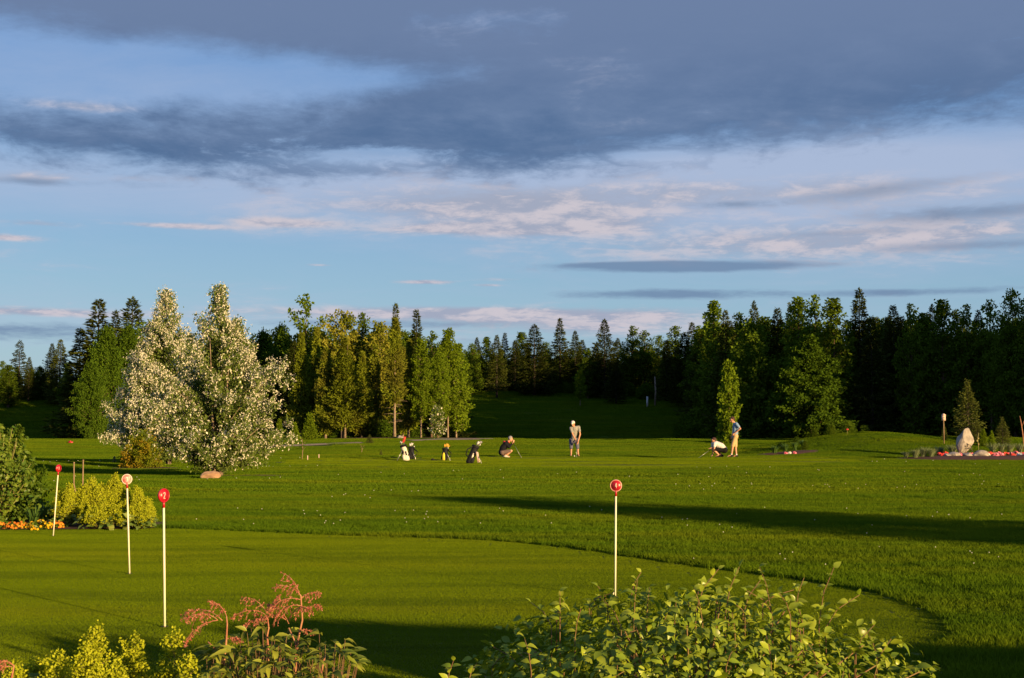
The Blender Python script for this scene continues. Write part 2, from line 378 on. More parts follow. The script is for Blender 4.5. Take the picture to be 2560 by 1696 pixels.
M['khaki_cloth'] = plain('khaki_cloth', (0.52, 0.35, 0.17), 0.9)
M['hair'] = plain('brown_hair', (0.05, 0.018, 0.01), 0.7)
M['white_leather'] = plain('white_leather', (0.60, 0.55, 0.48), 0.5)
M['black_nylon'] = plain('black_nylon', (0.010, 0.010, 0.012), 0.75, spec=0.2)
M['yellow_towel'] = plain('yellow_towel', (0.66, 0.56, 0.05), 0.9)
M['orange_cover'] = plain('orange_cover', (0.72, 0.36, 0.04), 0.8)
M['steel'] = plain('steel', (0.5, 0.48, 0.42), 0.35, metal=0.8)
M['stone'] = plain('granite', (0.36, 0.31, 0.27), 0.9, (0.22, 0.19, 0.17), 5.0, 0.7)
M['tan_stone'] = plain('tan_boulder', (0.42, 0.26, 0.15), 0.9, (0.28, 0.16, 0.09), 5.0, 0.7)
M['carving'] = plain('carving_shadow', (0.10, 0.08, 0.07), 0.9)
M['pink_paint'] = plain('pink_paint', (0.66, 0.45, 0.38), 0.8)
M['wood'] = plain('weathered_wood', (0.30, 0.20, 0.11), 0.85, (0.2, 0.13, 0.08), 12.0)
M['hedge'] = leafy('hedge_leaves', ((0.03, 0.06, 0.012), (0.07, 0.11, 0.02)), 0.2)

# ------------------------------------------------------------------ ground sheet
def axis(parts):
    out = []
    for a, b, s in parts: out += list(np.arange(a, b, s))
    return np.array(out)
ys = axis([(-400, -60, 40), (-60, 0, 5), (0, 16, 0.5), (16, 30, 0.35), (30, 100, 0.5), (100, 320, 3.0), (320, 3200, 80)])
xh = axis([(0, 14, 0.5), (14, 90, 1.3), (90, 220, 6), (220, 2600, 90)])
xs = np.concatenate([-xh[:0:-1], xh])
X, Y = np.meshgrid(xs, ys); ZZ = Z(X, Y)
nx, ny = len(xs), len(ys)
ii = np.arange(nx * ny).reshape(ny, nx)
Qg = np.stack([ii[:-1, :-1], ii[:-1, 1:], ii[1:, 1:], ii[1:, :-1]], -1).reshape(-1, 4)
gr = link('ground', mesh_np('ground', np.stack([X, Y, ZZ], -1), Qg, M['lawn'], None, True)); tag(gr, kind='structure')

# practice green: outline through photo points on the flat lawn
def gp(px, py):                                   # flat ground point under a photo pixel
    u = (px - 1280) / F; v = (848 - py) / F; dy = cp - v * sp; dz = sp + v * cp; t = -CAMH / dz
    return (u * t, dy * t)
edge_px = [(-500, 1326), (0, 1319), (200, 1318), (390, 1321), (640, 1331), (900, 1343), (1200, 1350), (1400, 1368), (1560, 1392), (1760, 1421), (1950, 1446),
           (2100, 1467), (2200, 1488), (2290, 1517), (2350, 1545), (2385, 1572), (2388, 1597), (2350, 1618), (2280, 1636)]
poly = [gp(*p) for p in edge_px] + [(2.3, 6.75), (1.5, 6.35), (0.3, 6.2), (-1.5, 6.1), (-4, 6.1), (-7, 6.5), (-12, 8), (-14, 12)]
poly = np.array(poly)
def chaikin(p, k=3):
    for _ in range(k):
        q = np.roll(p, -1, 0); p = np.stack([p * 0.75 + q * 0.25, p * 0.25 + q * 0.75], 1).reshape(-1, 2)
    return p
GREEN = chaikin(poly)
def inside(P, x, y):
    x = np.asarray(x); y = np.asarray(y); c = np.zeros(x.shape, bool); n = len(P)
    for i in range(n):
        x0, y0 = P[i]; x1, y1 = P[(i + 1) % n]
        if y0 == y1: continue
        cnd = ((y0 > y) != (y1 > y)) & (x < (x1 - x0) * (y - y0) / (y1 - y0) + x0); c ^= cnd
    return c
def sheet(name, P, mat, dz, kind='structure', step=None):
    """a sheet 'dz' above the ground with outline P; triangulated as a strip grid clipped to the outline"""
    import mathutils.geometry as mg
    P = np.asarray(P); pts = [Vector(p) for p in P]
    ed = [(i, (i + 1) % len(P)) for i in range(len(P))]
    if step:
        x0, y0 = P.min(0); x1, y1 = P.max(0)
        gx, gy = np.meshgrid(np.arange(x0, x1, step), np.arange(y0, y1, step)); gx = gx.ravel(); gy = gy.ravel()
        k = inside(P, gx, gy); pts += [Vector(p) for p in zip(gx[k], gy[k])]
    v, e, f, *_ = mg.delaunay_2d_cdt(pts, ed, [list(range(len(P)))], 1, 1e-5)
    v = np.array([(a.x, a.y) for a in v]); z = Z(v[:, 0], v[:, 1]) + dz
    o = link(name, mesh_np(name, np.column_stack([v, z]), np.array([t for t in f if len(t) == 3], np.int32), mat, None, True)); tag(o, kind=kind); return o
sheet('practice_green', GREEN, M['turf'], 0.004, step=1.0)
ang = np.linspace(0, 2 * math.pi, 60, endpoint=False)
G2 = np.column_stack([2.2 + (11.5 + 1.2 * np.sin(3 * ang)) * np.cos(ang), 52.2 + (9.3 + 0.8 * np.sin(2 * ang + 1)) * np.sin(ang)])
sheet('putting_green', G2, M['turf'], 0.006, step=0.9)

# ------------------------------------------------------------------ grass (stuff): instanced turf patches that follow the ground
def patch_mesh(name, size, n, h, w, lean, mat, seed, clump=0.0):
    r = np.random.default_rng(seed)
    P = r.uniform(-size / 2, size / 2, (n, 2))
    if clump: P = P + clump * np.column_stack([np.sin(P[:, 1] * 40 + P[:, 0] * 23), np.sin(P[:, 0] * 37 - P[:, 1] * 19)])
    a = r.uniform(0, 2 * math.pi, n); hh = h * r.uniform(0.55, 1.15, n); ww = w * r.uniform(0.7, 1.2, n)
    la = r.uniform(0, 2 * math.pi, n); ln = lean * r.uniform(0.2, 1.0, n) * hh
    sx, sy = np.cos(a) * ww / 2, np.sin(a) * ww / 2; lx, ly = np.cos(la) * ln, np.sin(la) * ln
    b = np.column_stack([P, np.full(n, -0.004)])
    v0 = b + np.column_stack([-sx, -sy, np.zeros(n)]); v1 = b + np.column_stack([sx, sy, np.zeros(n)])
    v2 = b + np.column_stack([lx * .45 + sx * .8, ly * .45 + sy * .8, hh * .6]); v3 = b + np.column_stack([lx * .45 - sx * .8, ly * .45 - sy * .8, hh * .6])
    v4 = b + np.column_stack([lx, ly, hh])
    V = np.stack([v0, v1, v2, v3, v4], 1).reshape(-1, 3); i = np.arange(n)[:, None] * 5
    Q = i + np.array([[0, 1, 2, 3]]); T = i + np.array([[3, 2, 4]]); tn = r.random(n)
    return bpy.data.objects.new(name, mesh_np(name, V, [Q, T], mat, np.concatenate([tn, tn])))
def scatter(name, pts, rots, scl, idx, sources, label_kind='stuff'):
    col = bpy.data.collections.new(name + '_sources')
    for o in sources: col.objects.link(o)
    me = bpy.data.meshes.new(name); me.vertices.add(len(pts)); me.vertices.foreach_set('co', np.asarray(pts, np.float32).ravel())
    for nm, ty, dat, key in (('rot', 'FLOAT_VECTOR', rots, 'vector'), ('scl', 'FLOAT_VECTOR', scl, 'vector'), ('idx', 'INT', idx, 'value')):
        a = me.attributes.new(nm, ty, 'POINT'); a.data.foreach_set(key, np.asarray(dat, np.int32 if ty == 'INT' else np.float32).ravel())
    o = link(name, me); ng = bpy.data.node_groups.new(name + '_nodes', 'GeometryNodeTree')
    ng.interface.new_socket('Geometry', in_out='INPUT', socket_type='NodeSocketGeometry'); ng.interface.new_socket('Geometry', in_out='OUTPUT', socket_type='NodeSocketGeometry')
    N = ng.nodes.new; L = ng.links.new
    gi = N('NodeGroupInput'); go = N('NodeGroupOutput'); ip = N('GeometryNodeInstanceOnPoints'); ci = N('GeometryNodeCollectionInfo')
    ci.inputs['Collection'].default_value = col; ci.inputs['Separate Children'].default_value = True; ci.inputs['Reset Children'].default_value = True
    def attr(nm, ty):
        n = N('GeometryNodeInputNamedAttribute'); n.data_type = ty; n.inputs['Name'].default_value = nm; return n.outputs['Attribute']
    er = N('FunctionNodeEulerToRotation'); L(attr('rot', 'FLOAT_VECTOR'), er.inputs[0])
    L(gi.outputs[0], ip.inputs['Points']); L(ci.outputs[0], ip.inputs['Instance']); ip.inputs['Pick Instance'].default_value = True
    L(attr('idx', 'INT'), ip.inputs['Instance Index']); L(er.outputs[0], ip.inputs['Rotation']); L(attr('scl', 'FLOAT_VECTOR'), ip.inputs['Scale'])
    L(ip.outputs[0], go.inputs[0]); md = o.modifiers.new('scatter', 'NODES'); md.node_group = ng
    tag(o, kind=label_kind); return o
def tile_points(size, y0, y1, half, keep):
    pts = []
    for y in np.arange(y0, y1, size):
        w = half(y)
        for x in np.arange(-w, w, size): pts.append((x + size / 2, y + size / 2))
    p = np.array(pts); p = p[keep(p[:, 0], p[:, 1])]; return p
def place(p, seed, hs=(0.85, 1.15), dz=0.0):
    r = np.random.default_rng(seed); e = 0.3; z = Z(p[:, 0], p[:, 1])
    gx = (Z(p[:, 0] + e, p[:, 1]) - Z(p[:, 0] - e, p[:, 1])) / (2 * e); gy = (Z(p[:, 0], p[:, 1] + e) - Z(p[:, 0], p[:, 1] - e)) / (2 * e)
    q = r.integers(0, 4, len(p)) * (math.pi / 2)
    rots = np.empty((len(p), 3))
    for i in range(len(p)):
        nrm = Vector((-gx[i], -gy[i], 1)).normalized(); m = nrm.to_track_quat('Z', 'Y').to_matrix() @ Matrix.Rotation(q[i], 3, 'Z')
        rots[i] = m.to_euler()
    s = np.ones((len(p), 3)); s[:, 2] = r.uniform(hs[0], hs[1], len(p)) * (1 + 0.25 * wob(p[:, 0], p[:, 1], 1.3, 31))
    return np.column_stack([p, z + dz]), rots, s, r.integers(0, 3, len(p))
beds = []                                      # (x, y, r) circles left free of grass
def not_bed(x, y):
    k = np.ones(len(x), bool)
    for bx, by, rx, ry in beds: k &= ((x - bx) / rx) ** 2 + ((y - by) / ry) ** 2 > 1
    return k
def rough_keep(x, y): return ~inside(GREEN, x, y) & ~inside(G2, x, y) & not_bed(x, y)
def make_grass():
    half = lambda y: 0.43 * y + 1.6
    # close rough: fine tiles; tiles across the edge of the green are cut smaller
    pa = tile_points(0.5, 5.0, 26, half, lambda x, y: rough_keep(x, y))
    d = np.ones(len(pa), bool)
    for ox, oy in ((-.25, -.25), (.25, -.25), (-.25, .25), (.25, .25)): d &= ~inside(GREEN, pa[:, 0] + ox, pa[:, 1] + oy)
    pa = pa[d]
    small = tile_points(0.0833333, 5.5, 18.5, half, lambda x, y: rough_keep(x, y))
    # keep small tiles only where no large tile stands
    key = set((round(a, 2), round(b, 2)) for a, b in pa)
    def cell(x, y):
        w0 = None
        return x, y
    big = np.array(sorted(key)); from_y = {}
    for a, b in big: from_y.setdefault(round(b, 2), []).append(a)
    keepm = np.ones(len(small), bool)
    for i, (x, y) in enumerate(small):
        by = round(math.floor((y - 5.0) / 0.5) * 0.5 + 5.0 + 0.25, 2); L_ = from_y.get(by)
        if L_ is None: continue
        j = np.searchsorted(L_, x)
        if (j < len(L_) and abs(L_[j] - x) <= 0.25) or (j > 0 and abs(L_[j - 1] - x) <= 0.25): keepm[i] = False
    small = small[keepm]
    src = [patch_mesh('rough_turf', 0.54, 1700, 0.055, 0.006, 0.8, M['blade_rough'], 40 + i, 0.01) for i in range(3)]
    scatter('rough_grass', *place(pa, 1, (0.7, 1.2)), src)
    src = [patch_mesh('fringe_turf', 0.10, 60, 0.06, 0.006, 0.7, M['blade_rough'], 50 + i) for i in range(3)]
    scatter('fringe_grass', *place(small, 2, (0.7, 1.2)), src)
    pm = tile_points(1.2, 26, 102, lambda y: 0.45 * y + 2, rough_keep)
    src = [patch_mesh('lawn_turf', 1.3, 2600, 0.05, 0.016, 0.8, M['blade_rough'], 60 + i, 0.02) for i in range(3)]
    scatter('lawn_grass', *place(pm, 3, (0.75, 1.15)), src)
    pf = tile_points(3.0, 102, 290, lambda y: 0.45 * y, not_bed)
    src = [patch_mesh('fairway_turf', 3.3, 3200, 0.10, 0.05, 0.8, M['blade_rough'], 70 + i) for i in range(3)]
    scatter('fairway_grass', *place(pf, 4), src)
    pg = tile_points(0.5, 5.8, 18.5, half, lambda x, y: inside(GREEN, x, y))
    src = [patch_mesh('green_turf', 0.5, 9000, 0.010, 0.0035, 0.8, M['blade_green'], 80 + i) for i in range(3)]
    dd = np.ones(len(pg), bool)
    for ox, oy in ((-.25, -.25), (.25, -.25), (-.25, .25), (.25, .25)): dd &= inside(GREEN, pg[:, 0] + ox, pg[:, 1] + oy)
    scatter('practice_green_grass', *place(pg[dd], 5, (0.9, 1.1), 0.006), src)
    ps = tile_points(0.1, 5.8, 18.5, half, lambda x, y: inside(GREEN, x, y))
    k5 = set((round(a, 3), round(b, 3)) for a, b in pg[dd]); rows = {}
    for a, b in sorted(k5): rows.setdefault(round(b, 2), []).append(a)
    kk = np.ones(len(ps), bool)
    for i, (x, y) in enumerate(ps):
        by = round(math.floor((y - 5.8) / 0.5) * 0.5 + 5.8 + 0.25, 2); L_ = rows.get(by)
        if L_ is None: continue
        j = np.searchsorted(L_, x)
        if (j < len(L_) and abs(L_[j] - x) <= 0.25) or (j > 0 and abs(L_[j - 1] - x) <= 0.25): kk[i] = False
    src = [patch_mesh('green_edge_turf', 0.1, 360, 0.010, 0.0035, 0.8, M['blade_green'], 85 + i) for i in range(3)]
    scatter('green_edge_grass', *place(ps[kk], 6, (0.9, 1.1), 0.006), src)
    p2 = tile_points(1.0, 41, 64, lambda y: 18, lambda x, y: inside(G2, x, y))
    src = [patch_mesh('putting_turf', 1.1, 5200, 0.014, 0.010, 0.8, M['blade_green'], 90 + i) for i in range(3)]
    scatter('putting_green_grass', *place(p2, 7, (0.9, 1.1), 0.008), src)
    # clover heads
    r = np.random.default_rng(5); V = []; n = 0; Q = []
    for _ in range(600):
        y = 12 + 46 * r.random() ** 1.3; x = r.uniform(-0.4, 0.4) * y
        if not rough_keep(np.array([x]), np.array([y]))[0]: continue
        if wob(x, y, 0.6, 77) < 0.05: continue
        s = 0.0035 + 0.00022 * y; z = zat(x, y) + 0.05
        b = np.array([[-s, 0, 0], [0, -s, 0], [s, 0, 0], [0, s, 0], [0, 0, s], [0, 0, -s]]) + (x, y, z)
        V.append(b); Q.append(np.array([[0, 1, 4], [1, 2, 4], [2, 3, 4], [3, 0, 4], [1, 0, 5], [2, 1, 5], [3, 2, 5], [0, 3, 5]]) + n); n += 6
    o = link('clover_flowers', mesh_np('clover_flowers', np.concatenate(V), np.concatenate(Q), M['white_flower'], np.random.rand(len(Q) * 8))); tag(o, kind='stuff')
# ------------------------------------------------------------------ foliage builders
def unit(v): return v / (np.linalg.norm(v, axis=-1, keepdims=True) + 1e-9)
def cards(P, D, N_, ln, wd):
    """kite-shaped leaf quads at P, pointing along D, facing N_"""
    P = np.asarray(P, float); D = unit(np.asarray(D, float)); Sd = unit(np.cross(D, N_))
    ln = np.broadcast_to(np.asarray(ln, float), (len(P),))[:, None]; wd = np.broadcast_to(np.asarray(wd, float), (len(P),))[:, None]
    up = unit(np.cross(Sd, D))
    v = np.stack([P, P + D * ln * .45 + Sd * wd * .5 + up * wd * .12, P + D * ln, P + D * ln * .45 - Sd * wd * .5 + up * wd * .12], 1).reshape(-1, 3)
    return v, np.arange(len(P) * 4).reshape(-1, 4)
def rdir(r, n): return unit(r.normal(size=(n, 3)))

def trunk_mesh(name, h, r0, mat, r, lean=0.0, forks=1, spread=0.3, base=0.0, limbs=()):
    b = Build()
    for k in range(forks):
        a = r.uniform(0, 6.28); pts = []; rad = []
        ox, oy = (math.cos(a) * 0.18 * (forks > 1), math.sin(a) * 0.18 * (forks > 1))
        wx, wy = r.uniform(-1, 1, 2) * lean
        for t in np.linspace(0, 1, 9):
            pts.append((ox + math.cos(a) * spread * t * h * 0.12 * (forks > 1) + wx * math.sin(t * 3) * 0.3, oy + math.sin(a) * spread * t * h * .12 * (forks > 1) + wy * t * 0.3, base + t * (h - base)))
            rad.append(r0 * ((1.45 - 4 * t) if t < 0.08 else 1.12 - 1.05 * t) / (1 if forks == 1 else 1.4))
        b.tube(pts, np.maximum(rad, 0.012), 7)
    for p, q, ra in limbs: b.tube([p, (np.array(p) + q) / 2 + (0, 0, 0.06), q], [ra, ra * .7, ra * .3], 5)
    return b.mesh(name, mat)

def conifer(name, seed, H=10., Rm=2.0, zb=0.6, mat='spruce', whorl=0.30, nb=7, droop=0.22, per=25, ln=0.27, wd=0.115, power=1.0, irregular=0.2, trunk_r=0.14, bark='dark_bark', gap=0.0, curl=0.18):
    r = np.random.default_rng(seed); P = []; D = []; limbs = []
    z = zb; lump = r.uniform(0, 6.28, 4)
    while z < H - 0.12:
        f = (H - z) / (H - zb); Rz = Rm * f ** power * (1 + irregular * (0.6 * math.sin(z * 2.3 + lump[0]) + 0.4 * math.sin(z * 5.1 + lump[1])) * .6)
        if f > 0.88: Rz *= 0.62 + 0.38 * (1 - f) / 0.12
        n = max(6, int(nb * (0.75 + 0.45 * f)))
        for k in range(n):
            if r.random() < gap: continue
            a = 2 * math.pi * (k + r.random() * 0.8) / n + z * 1.7
            L = Rz * r.uniform(0.62, 1.12) * (1 + irregular * 0.5 * math.sin(a * 2 + lump[2] + z * .5)); L = max(L * 1.15, 0.10)
            zz0 = z + r.uniform(-.12, .12); m = max(6, int(per * (L * 1.15 + 0.22) * (0.8 + 0.3 * r.random())))
            t = r.random(m) ** 0.65
            slope = -droop * f + 0.25 * (1 - f)
            bx = L * t; bz = zz0 + slope * L * t + curl * L * t * t + 0.0
            side = r.normal(size=m) * (0.30 * L * (1.05 - t) + 0.07)
            ca, sa = math.cos(a), math.sin(a)
            px_ = bx * ca - side * sa; py_ = bx * sa + side * ca; pz_ = bz - np.abs(side) * 0.15 + r.normal(size=m) * 0.05
            P.append(np.column_stack([px_, py_, pz_]))
            sg = np.sign(side) * r.uniform(0.2, 0.9, m); d = np.column_stack([ca - sg * sa, sa + sg * ca, np.full(m, slope + 0.05)]) + r.normal(size=(m, 3)) * 0.22
            D.append(d)
            if L > 0.5 and r.random() < 0.4: limbs.append(((0, 0, zz0), np.array([ca * L * .8, sa * L * .8, zz0 + slope * L * .8]), 0.03))
        z += whorl * (0.45 + 0.65 * f)
    # leader
    m = 26; P.append(np.column_stack([r.normal(size=m) * .04, r.normal(size=m) * .04, r.uniform(H - .5, H - .05, m)])); D.append(np.column_stack([r.normal(size=m) * .6, r.normal(size=m) * .6, np.full(m, .8)]))
    P = np.concatenate(P); D = np.concatenate(D); Nn = unit(np.array([0, 0, 1.0]) + r.normal(size=P.shape) * 0.55)
    tp = .68 + .32 * np.clip((H - P[:, 2]) / (H * .3), 0, 1)
    v, q = cards(P, D, Nn, tp * ln * r.uniform(.7, 1.3, len(P)), tp * wd * r.uniform(.8, 1.25, len(P)))
    return dict(crown=mesh_np(name + '_crown', v, q, M[mat], r.random(len(q))), trunk=trunk_mesh(name + '_trunk', H * .97, trunk_r, M[bark], r, 0.05, limbs=limbs[:60]), H=H)

def broadleaf(name, seed, H=10., prof=None, limbs_n=46, z0=0.1, mat='leaf_mid', ang=50, cl_r=0.42, per=34, ln=0.22, wd=0.15, trunk_r=0.13, bark='bark', forks=1, spread=.3,
              leaders=1, rough=0.35, step=0.45, tip_mat=None, tip_frac=0.0, flat=0.75, lobes=0.25, inner=0.35):
    """limbs carry clumps of leaves; prof(t) gives the crown radius at relative height t"""
    r = np.random.default_rng(seed); P = []; D = []; Tm = []; limbs = []; ph = r.uniform(0, 6.28, 6)
    leads = [(0.0, 0.0, 1.0)] + [(r.uniform(-1, 1), r.uniform(-1, 1), r.uniform(.8, .95)) for _ in range(leaders - 1)]
    for li, (lx, ly, lh) in enumerate(leads):
        for k in range(limbs_n // leaders + (6 if li == 0 else 0)):
            t0 = z0 + (0.985 - z0) * (k + r.random()) / (limbs_n // leaders + 6); a = k * 2.399 + r.uniform(-.4, .4)
            Rr = prof(t0) * (1 + lobes * math.sin(2 * a + ph[0] + t0 * 5) + lobes * .6 * math.sin(3 * a + ph[1] - t0 * 9)) * r.uniform(1 - rough, 1.06)
            ca, sa = math.cos(a), math.sin(a); e = math.radians(ang) * r.uniform(.7, 1.2)
            rise = math.tan(e) * Rr * 0.55
            off = np.array([lx, ly, 0]) * prof(.4) * .35 * t0
            z1 = t0 * H * lh; zs = max(z1 - rise, z0 * H * .5)
            p0 = np.array([0, 0, zs]) + off; p1 = np.array([ca * Rr, sa * Rr, z1]) + off
            if Rr > .4: limbs.append((p0, p0 + (p1 - p0) * .8, (0.018 + 0.010 * Rr) * H / 10))
            m = max(1, int(np.linalg.norm(p1 - p0) / step))
            for j in range(m + 1):
                t = inner + (1 - inner) * (j + 0.3 * r.random()) / max(m, 1); t = min(t, 1.03)
                c = p0 + (p1 - p0) * t + r.normal(size=3) * .12 * Rr * .5; c[2] += 0.06 * Rr * math.sin(t * 3)
                rc = cl_r * r.uniform(.65, 1.25) * (1.1 - .25 * t); n = int(per * r.uniform(.6, 1.3) * (rc / cl_r))
                u = rdir(r, n) * (r.random((n, 1)) ** 0.45) * rc * np.array([1, 1, flat]); P.append(c + u)
                D.append(u * 0.9 + np.array([ca, sa, -.15]) * 0.25 * rc + r.normal(size=(n, 3)) * .5 * rc); Tm.append(np.full(n, t))
    # leaf clumps along the leader so that the top is not bare
    n = int(per * 2.2); tt = r.uniform(.86, 1.0, n); P.append(np.column_stack([r.normal(size=n) * .14, r.normal(size=n) * .14, tt * H])); D.append(rdir(r, n) + (0, 0, .5)); Tm.append(np.ones(n))
    P = np.concatenate(P); D = np.concatenate(D); Tm = np.concatenate(Tm); ok = P[:, 2] > 0.12; P, D, Tm = P[ok], D[ok], Tm[ok]
    Nn = unit(rdir(r, len(P)) + np.array([0, 0, .5]) + 0.5 * unit(P * (1, 1, 0)))
    v, q = cards(P, D, Nn, ln * r.uniform(.65, 1.3, len(P)), wd * r.uniform(.7, 1.25, len(P)))
    mats = M[mat]; mi = None
    if tip_mat:
        mats = [M[mat], M[tip_mat]]; mi = (r.random(len(q)) < tip_frac * smooth(.35, .95, Tm)).astype(int)
    return dict(crown=mesh_np(name + '_crown', v, q, mats, r.random(len(q)), midx=mi), H=H,
                trunk=trunk_mesh(name + '_trunk', H * (.93 if forks == 1 else .72), trunk_r, M[bark], r, .12, forks, spread, limbs=limbs[:70]))

def cedar(name, seed, H=10., Rm=1.15, z0=.16, mat='cedar', n=9000, forks=1, bark='pale_bark', trunk_r=.105, thin=0.0, ln=.26, wd=.10, bare_twigs=0, power=.8):
    r = np.random.default_rng(seed); ph = r.uniform(0, 6.28, 4); nb = 230; P = []; D = []
    for k in range(nb):
        t = z0 + (1 - z0) * ((k + r.random()) / nb) ** 1.0; a = k * 2.399 + r.uniform(-.5, .5)
        f = (1 - t) ** power * min(1, .5 + (t - z0) / .18) ; Rz = max(Rm * f * 1.25 * (1 + .28 * math.sin(2 * a + ph[0] + 4 * t) + .2 * math.sin(t * 23 + ph[1])) * r.uniform(.6, 1.05), .09)
        if r.random() < thin: continue
        m = int(n / nb * (.45 + .9 * Rz / Rm)); s = r.random(m) ** .6; ca, sa = math.cos(a), math.sin(a)
        wob_ = r.normal(size=m) * .20 * Rz
        x = ca * Rz * s - sa * wob_; y = sa * Rz * s + ca * wob_
        z = t * H - .15 * Rz + .5 * Rz * s * s + r.normal(size=m) * .10 - .25 * Rz * np.abs(s - .4)
        P.append(np.column_stack([x, y, z])); D.append(np.column_stack([ca * s * .8 + r.normal(size=m) * .35, sa * s * .8 + r.normal(size=m) * .35, .75 + r.normal(size=m) * .45 - .7 * (r.random(m) < .35)]))
    P = np.concatenate(P); D = np.concatenate(D); Nn = unit(rdir(r, len(P)) + .8 * unit(P * (1, 1, 0)))
    v, q = cards(P, D, Nn, ln * r.uniform(.6, 1.3, len(P)), wd * r.uniform(.7, 1.3, len(P)))
    limbs = []
    for _ in range(bare_twigs):
        a = r.uniform(0, 6.28); z = r.uniform(.06, .55) * H; L = r.uniform(.4, 1.2); limbs.append(((0, 0, z), np.array([math.cos(a) * L, math.sin(a) * L, z - .05 + .2 * r.random()]), .02))
    return dict(crown=mesh_np(name + '_crown', v, q, M[mat], r.random(len(q))), H=H, trunk=trunk_mesh(name + '_trunk', H * .95, trunk_r, M[bark], r, .1, forks, .22, limbs=limbs))

def pr(pts):
    a = np.array(pts, float); return lambda t: float(np.interp(t, a[:, 0], a[:, 1]))
A = {}
A['spruce1'] = conifer('spruce_a', 11, Rm=2.1, mat='spruce')
A['spruce2'] = conifer('spruce_b', 12, Rm=1.8, mat='spruce', irregular=.35, gap=.08)
A['spruce3'] = conifer('spruce_c', 13, Rm=2.5, mat='dark_spruce', power=.92, irregular=.3)
A['spruce4'] = conifer('spruce_d', 14, Rm=1.45, mat='dark_spruce', gap=.12, irregular=.4, per=24)
A['dark1'] = conifer('dark_conifer_a', 15, Rm=2.4, mat='dark_spruce', power=.88, zb=.9)
A['dark2'] = conifer('dark_conifer_b', 16, Rm=1.9, mat='spruce', power=.85, zb=1.4, per=25)
A['pine1'] = conifer('open_conifer', 17, Rm=2.0, mat='spruce', gap=.2, whorl=.42, irregular=.5, droop=.05, per=26, power=.8)
A['young_spruce'] = conifer('young_spruce', 18, H=4, Rm=1.25, zb=.12, mat='blue_spruce', whorl=.17, nb=9, per=30, ln=.15, wd=.06, droop=.1, curl=.3, trunk_r=.06)
A['poplar1'] = broadleaf('poplar_a', 21, prof=pr([(0, .6), (.15, 1.3), (.45, 1.5), (.75, 1.0), (.95, .35), (1, .1)]), mat='leaf_mid', ang=62, leaders=2, limbs_n=70, cl_r=.36)
A['poplar2'] = broadleaf('poplar_b', 22, prof=pr([(0, .4), (.2, 1.0), (.5, 1.15), (.8, .75), (1, .1)]), mat='leaf_mid', ang=66, limbs_n=66, cl_r=.34)
A['poplar3'] = broadleaf('poplar_c', 23, prof=pr([(0, .3), (.35, 1.2), (.7, 1.55), (.9, 1.0), (1, .3)]), mat='leaf_mid', ang=55, limbs_n=60, leaders=3, cl_r=.38, rough=.5, z0=.3)
A['round1'] = broadleaf('round_tree_a', 24, prof=pr([(0, 1.6), (.2, 2.6), (.5, 2.7), (.8, 1.6), (.95, .7), (1, .2)]), mat='leaf_deep', ang=40, limbs_n=120, cl_r=.5, z0=.05, per=40)
A['round2'] = broadleaf('round_tree_b', 25, prof=pr([(0, .8), (.25, 2.0), (.55, 2.2), (.8, 1.5), (.95, .6), (1, .2)]), mat='leaf_mid', ang=45, limbs_n=100, cl_r=.48, z0=.08, leaders=2)
A['maple'] = broadleaf('maple', 26, prof=pr([(0, 2.4), (.12, 3.9), (.3, 4.0), (.5, 3.1), (.7, 1.9), (.85, 1.0), (.95, .45), (1, .15)]), mat='leaf_deep', ang=28, limbs_n=150, cl_r=.5, z0=.04, per=44, ln=.26, wd=.19, rough=.55, lobes=.24, inner=.3, flat=.55)
A['golden1'] = broadleaf('golden_birch_a', 27, prof=pr([(0, .3), (.25, 1.1), (.6, 1.7), (.85, 1.5), (.95, .9), (1, .4)]), mat='leaf_golden', ang=55, limbs_n=80, cl_r=.36, z0=.2, bark='pale_bark', ln=.2, wd=.15)
A['golden2'] = broadleaf('golden_birch_b', 28, prof=pr([(0, .3), (.25, .8), (.6, 1.25), (.85, 1.0), (1, .3)]), mat='leaf_golden', ang=60, limbs_n=64, cl_r=.32, z0=.2, bark='pale_bark', ln=.2, wd=.15)
A['bright1'] = broadleaf('bright_birch_a', 29, prof=pr([(0, .4), (.25, 1.6), (.5, 1.9), (.75, 1.3), (.95, .5), (1, .15)]), mat='leaf_bright', ang=35, limbs_n=80, cl_r=.38, z0=.26, bark='pale_bark', trunk_r=.09)
A['bright2'] = broadleaf('bright_birch_b', 30, prof=pr([(0, .3), (.25, 1.0), (.5, 1.25), (.75, .9), (1, .15)]), mat='leaf_bright', ang=45, limbs_n=66, cl_r=.34, z0=.22, bark='pale_bark', trunk_r=.11, forks=2)
A['birch_slim'] = broadleaf('slim_birch', 31, prof=pr([(0, .6), (.15, 1.15), (.35, 1.25), (.6, .9), (.85, .5), (1, .12)]), mat='leaf_bright', ang=45, limbs_n=60, cl_r=.30, z0=.05, ln=.24, wd=.17, H=6, per=30)
A['cedar1'] = cedar('cedar_a', 32, Rm=1.75, forks=3, trunk_r=.12, n=19000, z0=.14)
A['cedar2'] = cedar('cedar_b', 33, Rm=1.1, n=9500, z0=.1)
A['cedar3'] = cedar('cedar_c', 34, Rm=1.25, n=8000, thin=.25, bare_twigs=30, z0=.3, power=.7)
A['cedar4'] = cedar('cedar_d', 35, Rm=1.3, n=11000, power=.65, z0=.08)
A['shrub1'] = broadleaf('shrub_a', 36, H=2., prof=pr([(0, .5), (.3, .9), (.7, .8), (1, .3)]), mat='leaf_mid', ang=50, limbs_n=46, cl_r=.24, per=26, ln=.13, wd=.08, trunk_r=.03, z0=.03, step=.25, inner=.15)
